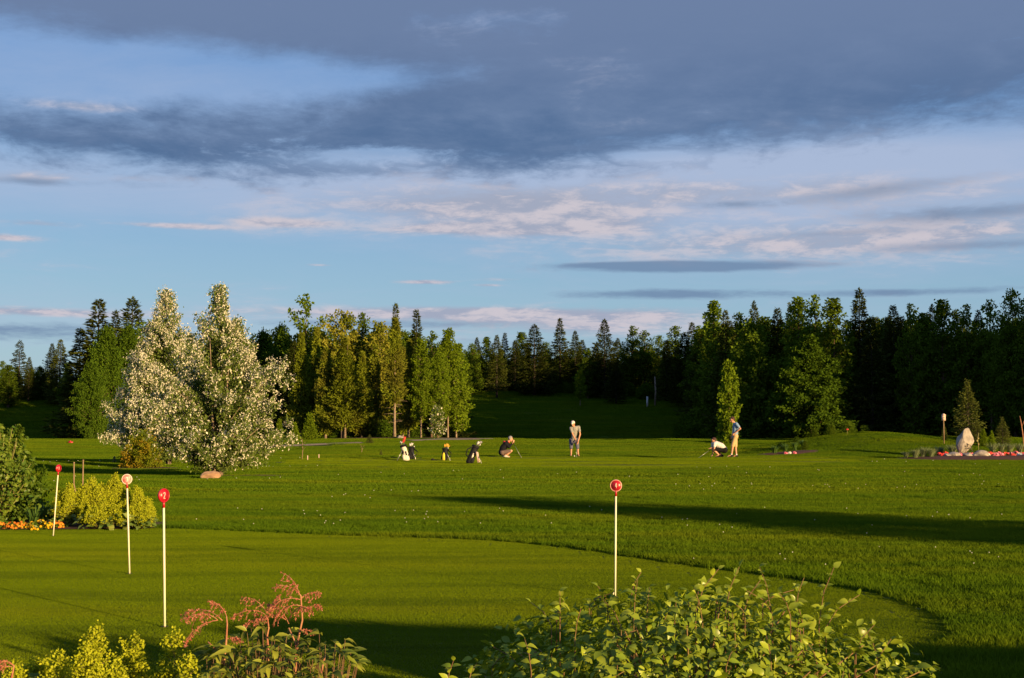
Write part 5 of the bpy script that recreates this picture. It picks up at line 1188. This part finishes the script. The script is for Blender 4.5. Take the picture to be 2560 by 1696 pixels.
def bag(bx, by, tx, ty, Y, body_m, cuff_m, pocket_m, label, legs=True, lean_back=.15, side=-1, strap_m='black_nylon'):
    g = G(bx, Y); s = Y / F; o = empty('golf_bag', tuple(g)); tag(o, label, 'golf bag'); top = Vector(((tx - bx) * s, lean_back, (by - ty) * s)); L = top.length; dr = top / L
    P = [dr * (L * t) for t in (0, .06, .3, .62, .85, .97)]; b = Build(); loft(b, P, [.10, .125, .13, .115, .12, .13], [.09, .11, .115, .10, .105, .115]); b.obj('bag_body', M[body_m], o)
    b = Build(); loft(b, [dr * L * t for t in (.86, .9, 1.0, 1.01)], [.125, .14, .142, .12], [.115, .125, .127, .105]); b.obj('top_cuff', M[cuff_m], o)
    q = dr.cross(Vector((0, 1, 0))).normalized()
    for (t0, t1, off, rr, nm, mt) in ((.08, .42, .085 * side, .075, 'large_pocket', body_m), (.48, .72, .075 * side, .055, 'upper_pocket', cuff_m), (.30, .62, -.03, .05, 'front_pocket', pocket_m)):
        fw = Vector((0, -.075, 0)); b = Build(); c0 = dr * L * t0 + q * off + fw; c1 = dr * L * t1 + q * off + fw; loft(b, [c0, c0.lerp(c1, .12), c0.lerp(c1, .85), c1], [rr * .5, rr, rr * .9, rr * .4], [rr * .4, rr * .8, rr * .7, rr * .3], 10); b.obj(nm, M[mt], o)
    st_ = [dr * L * .9 + q * .1 * -side + Vector((0, -.06, 0)), dr * L * .7 + q * .26 * -side + Vector((0, -.08, -.03)), dr * L * .45 + q * .24 * -side + Vector((0, -.08, -.04)), dr * L * .3 + q * .1 * -side + Vector((0, -.08, 0))]
    Build().tube(st_, .022, 6).obj('strap', M[strap_m], o)
    if legs:
        for e_ in (-.16, .12):
            f0 = dr * L * .84 + Vector((0, -.05, 0)); dx = side * (-1) * (.30 if top.x * -side > 0 else .45) if False else (math.copysign(.22, top.x) + top.x)
            gx, gy = g.x + dx, g.y + e_ - .1; f1 = Vector((dx, e_ - .1, zat(gx, gy) - g.z + .01)); Build().tube([f0, f1], [.010, .009], 6).obj('stand_leg', M['steel'], o)
    return o, g, dr, L
def club(p, d, kind, mat, label, L=.2, group=None):
    o = empty('golf_club', tuple(p)); tag(o, label, 'golf club', group); d = Vector(d).normalized()
    Build().tube([tuple(-d * .30), tuple(d * L * .6)], .007, 6).obj('shaft', M['steel'], o)
    b = Build()
    if kind == 'wood': b.tube([tuple(d * L * .45), tuple(d * L * .75), tuple(d * L + Vector((.02, 0, .01))), tuple(d * L + Vector((.07, -.01, .0)))], [.028, .045, .055, .03], 8)
    else: b.box(tuple(d * L * .75 + Vector((.015, 0, 0))), (.035, .008, .028))
    b.obj('head_cover' if kind == 'wood' else 'club_head', M[mat], o, sm=kind == 'wood')
def clubs(g, dr, L, specs):
    top = Vector(g) + dr * L * 1.0
    for dx, dy, tilt, kind, mat, ln, lb in specs: club(top + Vector((dx, dy, 0)), dr + Vector((tilt, 0, 0)), kind, mat, lb, ln)
o, g, dr, L = bag(1019, 1149, 1008, 1110, 55.9, 'white_leather', 'navy_cloth', 'navy_cloth', 'white golf bag leaning left, leftmost of the bags', True, .1, 1)
clubs(g, dr, L, [(.05, 0, .25, 'wood', 'red_cloth', .34, 'club under the red cover in the white leftmost bag'), (.0, .03, .3, 'wood', 'red_cloth', .22, 'lower red-covered club in the white leftmost bag'), (-.07, 0, .0, 'wood', 'white_cloth', .13, 'club with a white cover in the leftmost bag'), (-.03, -.05, -.3, 'iron', 'steel', .14, 'bare iron at the left rim of the leftmost bag')])
o, g, dr, L = bag(1029, 1146, 1029, 1116, 57.2, 'black_nylon', 'navy_cloth', 'navy_cloth', 'black golf bag standing close behind the white one', True, .12, 1)
clubs(g, dr, L, [(-.05, 0, -.15, 'wood', 'white_cloth', .13, 'left white-topped club in the black bag'), (.0, .0, .05, 'wood', 'white_cloth', .16, 'right white-topped club in the black bag'), (.08, -.02, .3, 'iron', 'steel', .05, 'iron glinting on the right rim of the black bag')])
o, g, dr, L = bag(1112, 1148, 1114, 1118, 56.6, 'black_nylon', 'black_nylon', 'black_nylon', 'black golf bag with yellow towel and orange covers', True, .12, 1)
clubs(g, dr, L, [(.03, 0, .1, 'wood', 'orange_cover', .18, 'upper orange-covered club in the middle bag'), (-.03, .02, -.1, 'wood', 'orange_cover', .15, 'left orange-covered club in the middle bag'), (.07, 0, .3, 'wood', 'orange_cover', .12, 'right orange-covered club in the middle bag'), (.08, -.04, .2, 'iron', 'steel', .02, 'iron beside the orange covers')])
b = Build(); tz = .02
b.add([(-.10, -.17, tz), (.03, -.19, tz), (.02, -.17, .28), (-.02, -.15, .36), (-.07, -.16, .28), (-.10, -.14, tz), (.03, -.155, tz), (.02, -.14, .28), (-.02, -.12, .36), (-.07, -.13, .28)], [[0, 1, 2, 4], [5, 9, 7, 6], [0, 5, 6, 1], [1, 6, 7, 2], [0, 4, 9, 5]], [[4, 2, 3], [9, 8, 7]])
tag(b.obj('towel', M['yellow_towel'], None, tuple(g), sm=False), 'yellow towel hanging down the front of the middle black bag', 'towel')
o, g, dr, L = bag(1172, 1157, 1190, 1113, 49.9, 'black_nylon', 'black_nylon', 'white_leather', 'black and white golf bag leaning far right on its stand', True, .12, -1)
clubs(g, dr, L, [(.02, 0, .1, 'wood', 'white_cloth', .13, 'white-covered club in the leaning bag'), (.07, 0, .25, 'wood', 'grey_knit', .16, 'grey-covered club at the tip of the leaning bag'), (.1, -.03, .5, 'iron', 'steel', .06, 'iron on the right rim of the leaning bag')])
b = Build(); V = [(.27, -.1, .45), (.36, -.1, .43), (.42, -.12, .06), (.34, -.14, .03), (.27, -.07, .45), (.36, -.07, .43), (.42, -.09, .06), (.34, -.10, .03)]
b.add(V, [[0, 1, 2, 3], [4, 7, 6, 5], [0, 4, 5, 1], [1, 5, 6, 2], [2, 6, 7, 3], [3, 7, 4, 0]]); tag(b.obj('towel', M['pink_paint'], None, tuple(g), sm=False), 'pale towel hanging from the leaning golf bag', 'towel')
g = G(1084, 56.2); b = Build(); b.tube([(-.09, 0, .04), (-.03, 0, .055), (.06, 0, .04)], [.045, .05, .03], 8); b.box((.08, 0, .02), (.06, .05, .008)); tag(b.obj('dropped_cap', M['black_nylon'], None, tuple(g)), 'small dark cap lying on the grass between the bags', 'cap')

# ------------------------------------------------------------------ close plants
def leaf_template(L=1.0, wmax=.62, fold=.12, curl=.18, stalk=.0, drop=.0):
    st = [(0, .03), (.12, .55), (.32, 1.0), (.58, .88), (.82, .45), (1.0, .02)]; V = []
    for t, w in st:
        y = t * L; z = -curl * t * t * L + .05 * math.sin(t * 3.1); hw = w * wmax / 2
        V += [(-hw, y, z + fold * w * .5), (0, y, z), (hw, y, z + fold * w * .5)]
    Q = []
    for i in range(5):
        for j in range(2): a = i * 3 + j; Q.append((a, a + 1, a + 4, a + 3))
    return np.array(V), np.array(Q)
LEAF = [leaf_template(wmax=.62, curl=.15), leaf_template(wmax=.70, curl=.35, fold=.2), leaf_template(wmax=.56, curl=-.05, fold=.25), leaf_template(wmax=.66, curl=.5, fold=.08)]
LEAF += [leaf_template(wmax=.36, curl=.2, fold=.2), leaf_template(wmax=.32, curl=.4), leaf_template(wmax=.40, curl=.05, fold=.3), leaf_template(wmax=.34, curl=.6)]
LEAF_ME = {}
def leaf_mesh(mat, k):
    if (mat, k) not in LEAF_ME:
        V, Q = LEAF[k]; LEAF_ME[(mat, k)] = mesh_np('leaf', V, Q, M[mat], np.full(len(Q), [.2, .5, .75, .95][k % 4]), True)
    return LEAF_ME[(mat, k)]
def frame(d, n):
    d = Vector(d).normalized(); n = Vector(n); n = (n - d * n.dot(d)); n = n.normalized() if n.length > 1e-4 else d.orthogonal().normalized(); x = d.cross(n)
    return Matrix((x, d, n)).transposed()
def leaves(root, P, D, Nn, size, mat, n_obj, name='leaf', seed=0, stuff='foliage', tmpl=0):
    """the leaves that show largest become parts of their own, the others one mass"""
    r = np.random.default_rng(seed); P = np.asarray(P); n = len(P); wp = P + np.array(root.location); size = np.asarray(size)
    d = np.linalg.norm(wp - np.array([0, 0, CAMH]), axis=1); facing = np.abs(np.sum(unit(np.asarray(Nn)) * unit(wp - np.array([0, 0, CAMH])), 1))
    # front-most leaves: those least buried toward the camera side
    vis = size / d * (.3 + facing) + .010 * smooth(0, 1, (P @ np.array([0, -1., .6]) - (P @ np.array([0, -1., .6])).min()) / (np.ptp(P @ np.array([0, -1., .6])) + 1e-6))
    row = 848 - F * 0 - 0; tanv = (wp[:, 2] - CAMH) / wp[:, 1]; inview = (np.abs(wp[:, 0] / wp[:, 1]) < .39) & (tanv > -.189)
    order = np.argsort(-(vis + 10 * inview)); kk = r.integers(0, 4, n) + tmpl; top = set(order[:n_obj].tolist()); VV = []; QQ = []; tone = []; c = 0
    for i in range(n):
        m = frame(D[i], Nn[i])
        if i in top:
            o = bpy.data.objects.new(name, leaf_mesh(mat, int(kk[i]))); COL.objects.link(o); o.parent = root; o.matrix_basis = Matrix.Translation(P[i]) @ m.to_4x4() @ Matrix.Scale(float(size[i]), 4)
        else:
            V, Q = LEAF[kk[i]]; VV.append((V * size[i]) @ np.array(m).T + P[i]); QQ.append(Q + c); c += len(V); tone.append(np.full(len(Q), r.random()))
    if VV: o = link(stuff, mesh_np(stuff, np.concatenate(VV), np.concatenate(QQ), M[mat], np.concatenate(tone), True), root); tag(o, kind='stuff')

def near_bush():
    r = np.random.default_rng(77); c0 = Vector((.60, 4.45, 0)); root = empty('leafy_bush', tuple(c0)); tag(root, 'large light green leafy bush in the lower right foreground', 'bush')
    P = []; D = []; Nn = []; Sz = []
    def surf(a, e):
        k = 1 + .12 * math.sin(3 * a + 1) + .09 * math.sin(5 * a + 2 * e) + .06 * math.sin(9 * a - 4 * e)
        return Vector((math.cos(a) * math.cos(e) * .84 * k, math.sin(a) * math.cos(e) * .80 * k, .04 + .66 * math.sin(e) ** .85 * (1 + .07 * math.sin(4 * a + 3))))
    for _ in range(10500):
        a = r.uniform(0, 6.28); e = math.asin(r.uniform(.04, 1)); s_ = 1 - abs(r.normal()) * .15 + .03 * r.random(); p = surf(a, e); p = Vector((p.x * s_, p.y * s_, p.z * s_)); out = Vector((math.cos(a) * math.cos(e), math.sin(a) * math.cos(e), math.sin(e)))
        d = Vector((out.x + r.normal() * .6, out.y + r.normal() * .6, out.z * .2 - .30 + r.normal() * .4)); nn = out * .8 + Vector((r.normal() * .45, r.normal() * .45, .5 + r.normal() * .3))
        P.append(p); D.append(d); Nn.append(nn); Sz.append(.018 + .032 * r.random() ** 1.6)
    stems = Build()
    def shoot(x, y, z, h, lean, n=5, big=1.0):
        p0 = Vector((x, y, z)); tip = p0 + Vector((lean[0], lean[1], h)); mid = p0.lerp(tip, .5) + Vector((lean[0] * -.15, 0, h * .06)); pts = [p0 - Vector((0, 0, .12)), p0, mid, tip]; stems.tube([tuple(q) for q in pts], [.0018, .0017, .0014, .001], 5)
        for i in range(n):
            t = .25 + .75 * i / max(1, n - 1); q = p0.lerp(mid, t * 2) if t < .5 else mid.lerp(tip, t * 2 - 1); ph = i * 1.5 + r.uniform(-.3, .3)
            for sgn in ((0,) if i == n - 1 else (0, math.pi)):
                a = ph + sgn; d = Vector((math.cos(a) * .9, math.sin(a) * .6, .35 + .5 * (t > .9) + r.normal() * .2)); P.append(q); D.append(d); Nn.append(Vector((-math.cos(a) * .3, -.5, .9)) + Vector(r.normal(size=3) * .25)); Sz.append(r.uniform(.026, .044) * big * (1.1 - .35 * t))
    # named shoots at the top, placed where the photo shows them
    for px, pyt, pyb, Y, lx in ((1400, 1478, 1575, 4.35, 0.0), (1445, 1522, 1600, 4.3, .02), (1590, 1452, 1560, 4.4, .015), (1620, 1468, 1560, 4.45, .01), (1690, 1505, 1580, 4.4, .01), (1770, 1425, 1530, 4.3, .08), (1832, 1418, 1540, 4.35, .05),
                                (1880, 1452, 1540, 4.4, .06), (1915, 1420, 1520, 4.4, -.03), (2000, 1445, 1530, 4.4, .03), (2070, 1422, 1560, 4.45, .06), (2110, 1490, 1570, 4.4, .12), (1745, 1470, 1560, 4.3, -.03), (1660, 1540, 1590, 4.35, .02),
                                (1530, 1500, 1570, 4.35, -.06), (1960, 1480, 1540, 4.2, -.04), (2160, 1560, 1640, 4.3, .06), (1320, 1600, 1680, 4.1, -.02), (1125, 1655, 1720, 4.3, .02), (1180, 1660, 1720, 4.3, .03), (2210, 1600, 1690, 4.3, .06)):
        b0 = W(px, pyb, Y) - c0; t0 = W(px, pyt, Y) - c0; shoot(b0.x - lx * .5, b0.y, b0.z, t0.z - b0.z, (lx, r.uniform(-.03, .03)), 4 if pyb - pyt < 90 else 5)
    for _ in range(45):
        a = r.uniform(0, 6.28); e = math.asin(r.uniform(.35, 1)); p = surf(a, e); shoot(p.x * .97, p.y * .97, p.z * .97, r.uniform(.03, .09), (r.normal() * .05, r.normal() * .05), 3, 1.0)
    for _ in range(70):                      # branches from the ground into the crown
        a = r.uniform(0, 6.28); e = math.asin(r.uniform(.15, 1)); p = surf(a, e) * .99; q = p * .5; q.z = p.z * .62; stems.tube([(p.x * .15, p.y * .15, 0), tuple(q), tuple(p)], [.007, .004, .0018], 6)
    stems.obj('branches', M['brown_stem'], root)
    leaves(root, [tuple(p) for p in P], [tuple(d) for d in D], [tuple(n_) for n_ in Nn], Sz, 'bush_leaf', 300, seed=1)
near_bush()

def lime_plant(px, Y, top, label, seed, nspray, wpx, leafn, group, fs=.006, nper=20, n_obj=8, lf=(.07, .11)):
    """lady's mantle: rounded lobed leaves below, frothy lime flower sprays above"""
    r = np.random.default_rng(seed); g = G(px, Y); root = empty('lime_flower_plant', tuple(g)); tag(root, label, 'flowering plant', group); H_ = W(px, top, Y).z - g.z; wr = wpx * Y / F / 2
    stems = Build()
    for k_ in range(nspray):
        a = r.uniform(0, 6.28); q = math.sqrt(r.random()); x, y = math.cos(a) * wr * q, math.sin(a) * wr * q * .7; h = H_ * (1 - .42 * q * q) * r.uniform(.72, 1.0) if k_ else H_
        if k_ == 0: x = y = 0
        stems.tube([(x * .3, y * .3, 0), (x * .7, y * .7, h * .5), (x, y, h * .86)], [.0035, .003, .002], 5); P = []
        sl = min(.20, h * .5); sw = sl * .42
        for c_ in range(20):
            t = c_ / 19; ca = c_ * 2.4; rr = sw * (1 - .75 * t) * r.uniform(.5, 1); cc = np.array([x + math.cos(ca) * rr, y + math.sin(ca) * rr, h - sl + sl * t]); stems.tube([(x, y, cc[2] - .03), tuple(cc)], [.0016, .001], 4)
            P.append(cc + r.normal(size=(nper, 3)) * (.010 + .007 * (1 - t)))
        P = np.concatenate(P); v, qd = cards(P, rdir(r, len(P)), rdir(r, len(P)), fs * 1.7 * r.uniform(.7, 1.3, len(P)), fs * 1.3); link('flower_spray', mesh_np('flower_spray', v, qd, M['mantle_flower'], r.random(len(P))), root)
    stems.obj('stems', M['stem'], root)
    P = []; D = []; Nn = []; Sz = []
    for _ in range(leafn):
        a = r.uniform(0, 6.28); q = math.sqrt(r.random()); P.append((math.cos(a) * wr * q * .95, math.sin(a) * wr * q * .8, H_ * r.uniform(.12, .62) * (1 - .3 * q))); D.append((math.cos(a) + r.normal() * .4, math.sin(a) + r.normal() * .4, r.normal() * .25)); Nn.append((math.cos(a) * .5, math.sin(a) * .5 - .3, .8)); Sz.append(r.uniform(*lf))
    leaves(root, P, D, Nn, Sz, 'mantle_leaf', n_obj, seed=seed)
GLM = 'lime flowering plants at the edge of the green'
for i, (px, Y, top, ns, w_, lb) in enumerate(((178, 17.3, 1212, 34, 95, 'leftmost lime-yellow flowering mound behind the leaning marker'), (238, 17.5, 1193, 46, 105, 'tallest lime-yellow mound of the row, peaking before the stakes'), (292, 17.6, 1185, 40, 85, 'lime-yellow mound with a pointed spray behind the number 3 marker'),
                                              (345, 17.3, 1215, 44, 85, 'rightmost full lime-yellow mound of the row'), (265, 16.9, 1250, 36, 110, 'low front lime-yellow mound in the middle of the row'), (352, 16.9, 1260, 34, 70, 'low front lime-yellow mound at the right end'))):
    lime_plant(px, Y, top, lb, 300 + i, ns, w_, 60, GLM, .011, n_obj=6, lf=(.08, .13))
GLN = 'lime flowering plants in the near corner'
for i, (px, Y, top, ns, w_, lb) in enumerate(((50, 4.7, 1668, 4, 90, 'lowest lime spray plant at the very corner beside the pink sprig'), (100, 4.9, 1655, 5, 120, 'low lime spray plant in the lower left corner'), (160, 4.7, 1640, 5, 90, 'lime spray plant second from the left corner'), (225, 4.8, 1625, 6, 90, 'lime spray plant left of the tallest lime spike'), (252, 4.9, 1572, 6, 75, 'tallest lime flower spike in the near left corner'),
                                              (345, 4.9, 1597, 6, 85, 'lime spray plant right of the tallest spike'), (448, 4.85, 1588, 6, 80, 'lime spray plant left of the pink plumes'), (300, 4.4, 1660, 5, 100, 'short lime spray plant at the bottom edge'), (480, 4.5, 1650, 4, 60, 'short lime spray plant under the pink plumes'))):
    lime_plant(px, Y, top, lb, 320 + i, ns + 4, w_ * 1.1, 30, GLN, .0068, nper=56, n_obj=20, lf=(.045, .08))

def plume(root, p0, dirx, L, r, side=1):
    """arching pink plume with short side strands of tiny florets"""
    b = Build(); P = []
    def strand(a, d0, ln, sag, th, nf):
        pts = []; p = Vector(a); d = Vector(d0).normalized()
        for i in range(8): pts.append(tuple(p)); p = p + d * ln / 7; d = (d + Vector((0, 0, -sag / 7))).normalized()
        b.tube(pts, np.linspace(th, th * .4, 8), 5)
        for q in pts[1:]:
            for _ in range(max(2, nf - 2)): P.append(np.array(q) + r.normal(size=3) * .0020)
        return pts
    main = strand(p0, dirx, L, 1.5, .0018, 6)
    for i, q in enumerate(main[2:7]):
        for s_ in (-1, 1):
            if r.random() < .75: strand(q, (dirx[0] * .6 + .1 * s_, .5 * s_, .15 - .5 * r.random()), L * r.uniform(.25, .55) * (1 - .1 * i), 2.0, .0011, 4)
    P = np.array(P); v, q = cards(P, rdir(r, len(P)), rdir(r, len(P)), .0068 * r.uniform(.6, 1.3, len(P)), .0045)
    pl = link('plume', mesh_np('plume', v, q, M['astilbe_plume'], r.random(len(P))), root); b.obj('plume_stalk', M['red_stem'], pl)
def astilbe(px, Y, stems_, leaves_n, label, seed, wpx, htop):
    r = np.random.default_rng(seed); g = G(px, Y); root = empty('astilbe_plant', tuple(g)); tag(root, label, 'astilbe'); s = Y / F; sb = Build()
    def at(x, y, off=0.0): return W(x, y, Y + off) - g
    for (pts, plumes) in stems_:
        pp = [at(*p) for p in pts]; sb.tube([tuple(Vector((pp[0].x * .6, 0, 0)))] + [tuple(p) for p in pp], np.linspace(.0045, .0024, len(pp) + 1), 7)
        for (x, y, dx, dz, L_) in plumes: plume(root, at(x, y), (dx, r.uniform(-.25, .25), dz), L_, r)
    sb.obj('stems', M['red_stem'], root)
    P = []; D = []; Nn = []; Sz = []; tw = Build()
    for _ in range(int(leaves_n * 4.0)):                # three-part leaves on thin stalks
        a = r.uniform(0, 6.28); q = math.sqrt(r.random()); x = math.cos(a) * wpx * s / 2 * q; y = math.sin(a) * .28 * q; zt_ = (W(px, htop, Y).z - g.z) * r.uniform(.35, 1.0) * (1 - .25 * q * q); tw.tube([(x * .35, y * .35, zt_ * .35), (x, y, zt_)], [.0017, .001], 4)
        for k_ in (-1, 0, 1):
            aa = a + k_ * .95; P.append((x, y, zt_)); D.append((math.cos(aa), math.sin(aa), .1 + r.normal() * .25)); Nn.append((math.cos(a) * .3, -.45 + r.normal() * .3, .8)); Sz.append(r.uniform(.034, .062) * (1.1 if k_ == 0 else .85))
    tw.obj('leaf_stalks', M['brown_stem'], root); leaves(root, P, D, Nn, Sz, 'astilbe_leaf', 130, seed=seed, tmpl=4)
astilbe(560, 4.6, [([(560, 1660), (566, 1600), (568, 1560), (566, 1540)], [(556, 1552, -.9, .75, .17), (545, 1551, -.8, -.1, .14), (566, 1540, -.35, .9, .09), (545, 1551, -.7, .6, .12)]), ([(555, 1650), (540, 1625), (520, 1605)], [(565, 1600, .9, .5, .06)])], 34, 'drooping pink astilbe whose arching plume reaches left', 41, 190, 1600)
astilbe(680, 4.65, [([(672, 1640), (668, 1590), (672, 1570), (668, 1540)], [(668, 1535, -.5, .8, .12), (672, 1545, .2, .9, .10), (668, 1540, -.9, .6, .13), (672, 1550, -.7, .2, .1)]), ([(742, 1640), (745, 1600), (756, 1550), (752, 1490), (742, 1478)], [(752, 1490, -.7, .9, .11), (750, 1500, .7, .8, .08), (755, 1535, .7, .9, .08), (752, 1500, -.9, .3, .12), (752, 1515, -.6, .1, .10), (748, 1485, -.3, .9, .1)]),
                    ([(735, 1690), (740, 1610), (722, 1570)], [(722, 1560, -.4, .8, .12), (722, 1550, .4, .8, .1), (715, 1550, -.8, .5, .12), (745, 1580, .6, .3, .06)])], 70, 'tall pink astilbe cluster with several plumes left of centre', 42, 330, 1555)
astilbe(820, 4.5, [([(800, 1700), (806, 1670), (812, 1640)], [])], 40, 'plume-less astilbe with bronze-edged leaves right of the tall cluster', 43, 190, 1570)
astilbe(10, 4.6, [([(30, 1690), (35, 1665), (20, 1655)], [(30, 1660, -.8, .5, .07), (30, 1668, -.7, .2, .08)])], 18, 'reddish astilbe cut off by the lower left corner', 44, 120, 1640)

# big leafy shrub and flowers at the left edge
def left_shrub():
    r = np.random.default_rng(88); g = G(2, 17.6); root = empty('leafy_shrub', tuple(g)); tag(root, 'big green leafy shrub cut off by the left edge', 'shrub'); P = []; D = []; Nn = []; Sz = []; sb = Build()
    for _ in range(5200):
        a = r.uniform(0, 6.28); e = r.uniform(0, 1) ** .8; k_ = 1 + .22 * math.sin(3 * a + 7 * e) + .2 * math.sin(7 * a - 13 * e) + .12 * math.sin(12 * a + 21 * e); rad = (.46 * (1 - .62 * e ** 2.0) + .02) * k_ * (1 - abs(r.normal()) * .2 + .12 * (r.random() < .1))
        P.append((math.cos(a) * rad, math.sin(a) * rad, .04 + e * 1.2 * (1 + .09 * math.sin(4 * a + 1)))); D.append((math.cos(a) + r.normal() * .7, math.sin(a) + r.normal() * .7, -.2 + r.normal() * .5)); Nn.append((math.cos(a) + r.normal() * .6, math.sin(a) + r.normal() * .6, .6)); Sz.append(r.uniform(.035, .07))
    for _ in range(40):
        a = r.uniform(0, 6.28); e = r.uniform(.3, 1); rad = .5 * (1 - .6 * e * e); sb.tube([(0, 0, 0), (math.cos(a) * rad * .5, math.sin(a) * rad * .5, e * .8), (math.cos(a) * rad, math.sin(a) * rad, .1 + e * 1.25)], [.01, .006, .003], 5)
    sb.obj('branches', M['stem'], root); leaves(root, P, D, Nn, Sz, 'shrub_leaf', 200, seed=8)
left_shrub()
tree(55, 1132, 18.4, 'shrub_dark', 'reddish-tipped shrub wing behind the big left shrub', .75, name='shrub_wing', cat='shrub')
for i, px in enumerate((95, 118, 140)): grass_tuft(px, 17.4 + .2 * i, .34, 46, 'lily_leaf', ['left', 'middle', 'right'][i] + ' clump of strap leaves left of the leaning marker', 400 + i, 'day_lily_clump', .75, .022, cat='plant', group='strap-leaved clumps left of the leaning marker')
for i, (px, Y, c, lb) in enumerate(((10, 16.9, 'orange_flower', 'orange flower clump at the left edge'), (38, 16.8, 'orange_flower', 'orange flower clump second from the left edge'), (62, 16.9, 'orange_flower', 'orange flower clump below the shrub'), (84, 16.9, 'yellow_flower', 'yellow flower clump left of the strap leaves'),
                                    (108, 16.8, 'yellow_flower', 'brightest yellow flower clump before the strap leaves'), (128, 16.95, 'yellow_flower', 'small yellow flower clump touching the leaning marker'), (152, 17, 'orange_flower', 'small orange flower clump right of the leaning marker'))):
    g = G(px, Y); flower_clump(g.x, g.y, g.z, .085 if i != 4 else .12, c, 420 + i, 'edging_flower', lb, 'edging flowers at the left of the green', 'flower clump', 40, .017)
sl = sheet('soil_bed', chaikin(np.array([(-9.5, 16.6), (-4.72, 16.75), (-4.5, 17.2), (-4.7, 18.3), (-6.5, 18.8), (-9.5, 18.6)]), 2), M['mulch'], .02, step=.5)
BED = [(-7.0, 17.6, 2.4, .85), (-5.6, 17.6, 1.1, .8)]; beds += BED
# near planting bed under the foreground plants
near = chaikin(np.array([(-3.2, 3.2), (-3.2, 5.25), (-1.5, 5.35), (0, 5.3), (1.6, 5.4), (1.9, 5.0), (1.9, 3.2)]), 2)
sheet('near_soil_bed', near, M['mulch'], .02, step=.5)
# clipped hedge outside the frame at the right, which shades the near end of the green
def hedge():
    r = np.random.default_rng(6); a = np.array([3.55, 2.68]); b_ = np.array([8.6, 1.3]); d = (b_ - a); L = np.linalg.norm(d); d /= L; nrm = np.array([-d[1], d[0]]); n = 26000
    t = r.uniform(0, L, n); s = r.uniform(-.3, .3, n); z = r.uniform(0, 1.2, n); f = r.integers(0, 3, n); s = np.where(f == 0, np.sign(s) * .3, s); z = np.where(f == 1, 1.18, z)
    P = np.column_stack([a[0] + d[0] * t + nrm[0] * s, a[1] + d[1] * t + nrm[1] * s, z + r.normal(size=n) * .015]); v, q = cards(P, rdir(r, n), rdir(r, n), .06, .04)
    o = link('clipped_hedge', mesh_np('clipped_hedge', v, q, M['hedge'], r.random(n))); tag(o, 'clipped hedge beside the green, right of the frame', 'hedge')
    bb = Build(); c = (a + b_) / 2; bb.box((c[0], c[1], .58), (L / 2 - .03, .26, .58), math.atan2(d[1], d[0])); bb.obj('hedge_core', M['dark_bark'], o)
hedge()
make_grass()
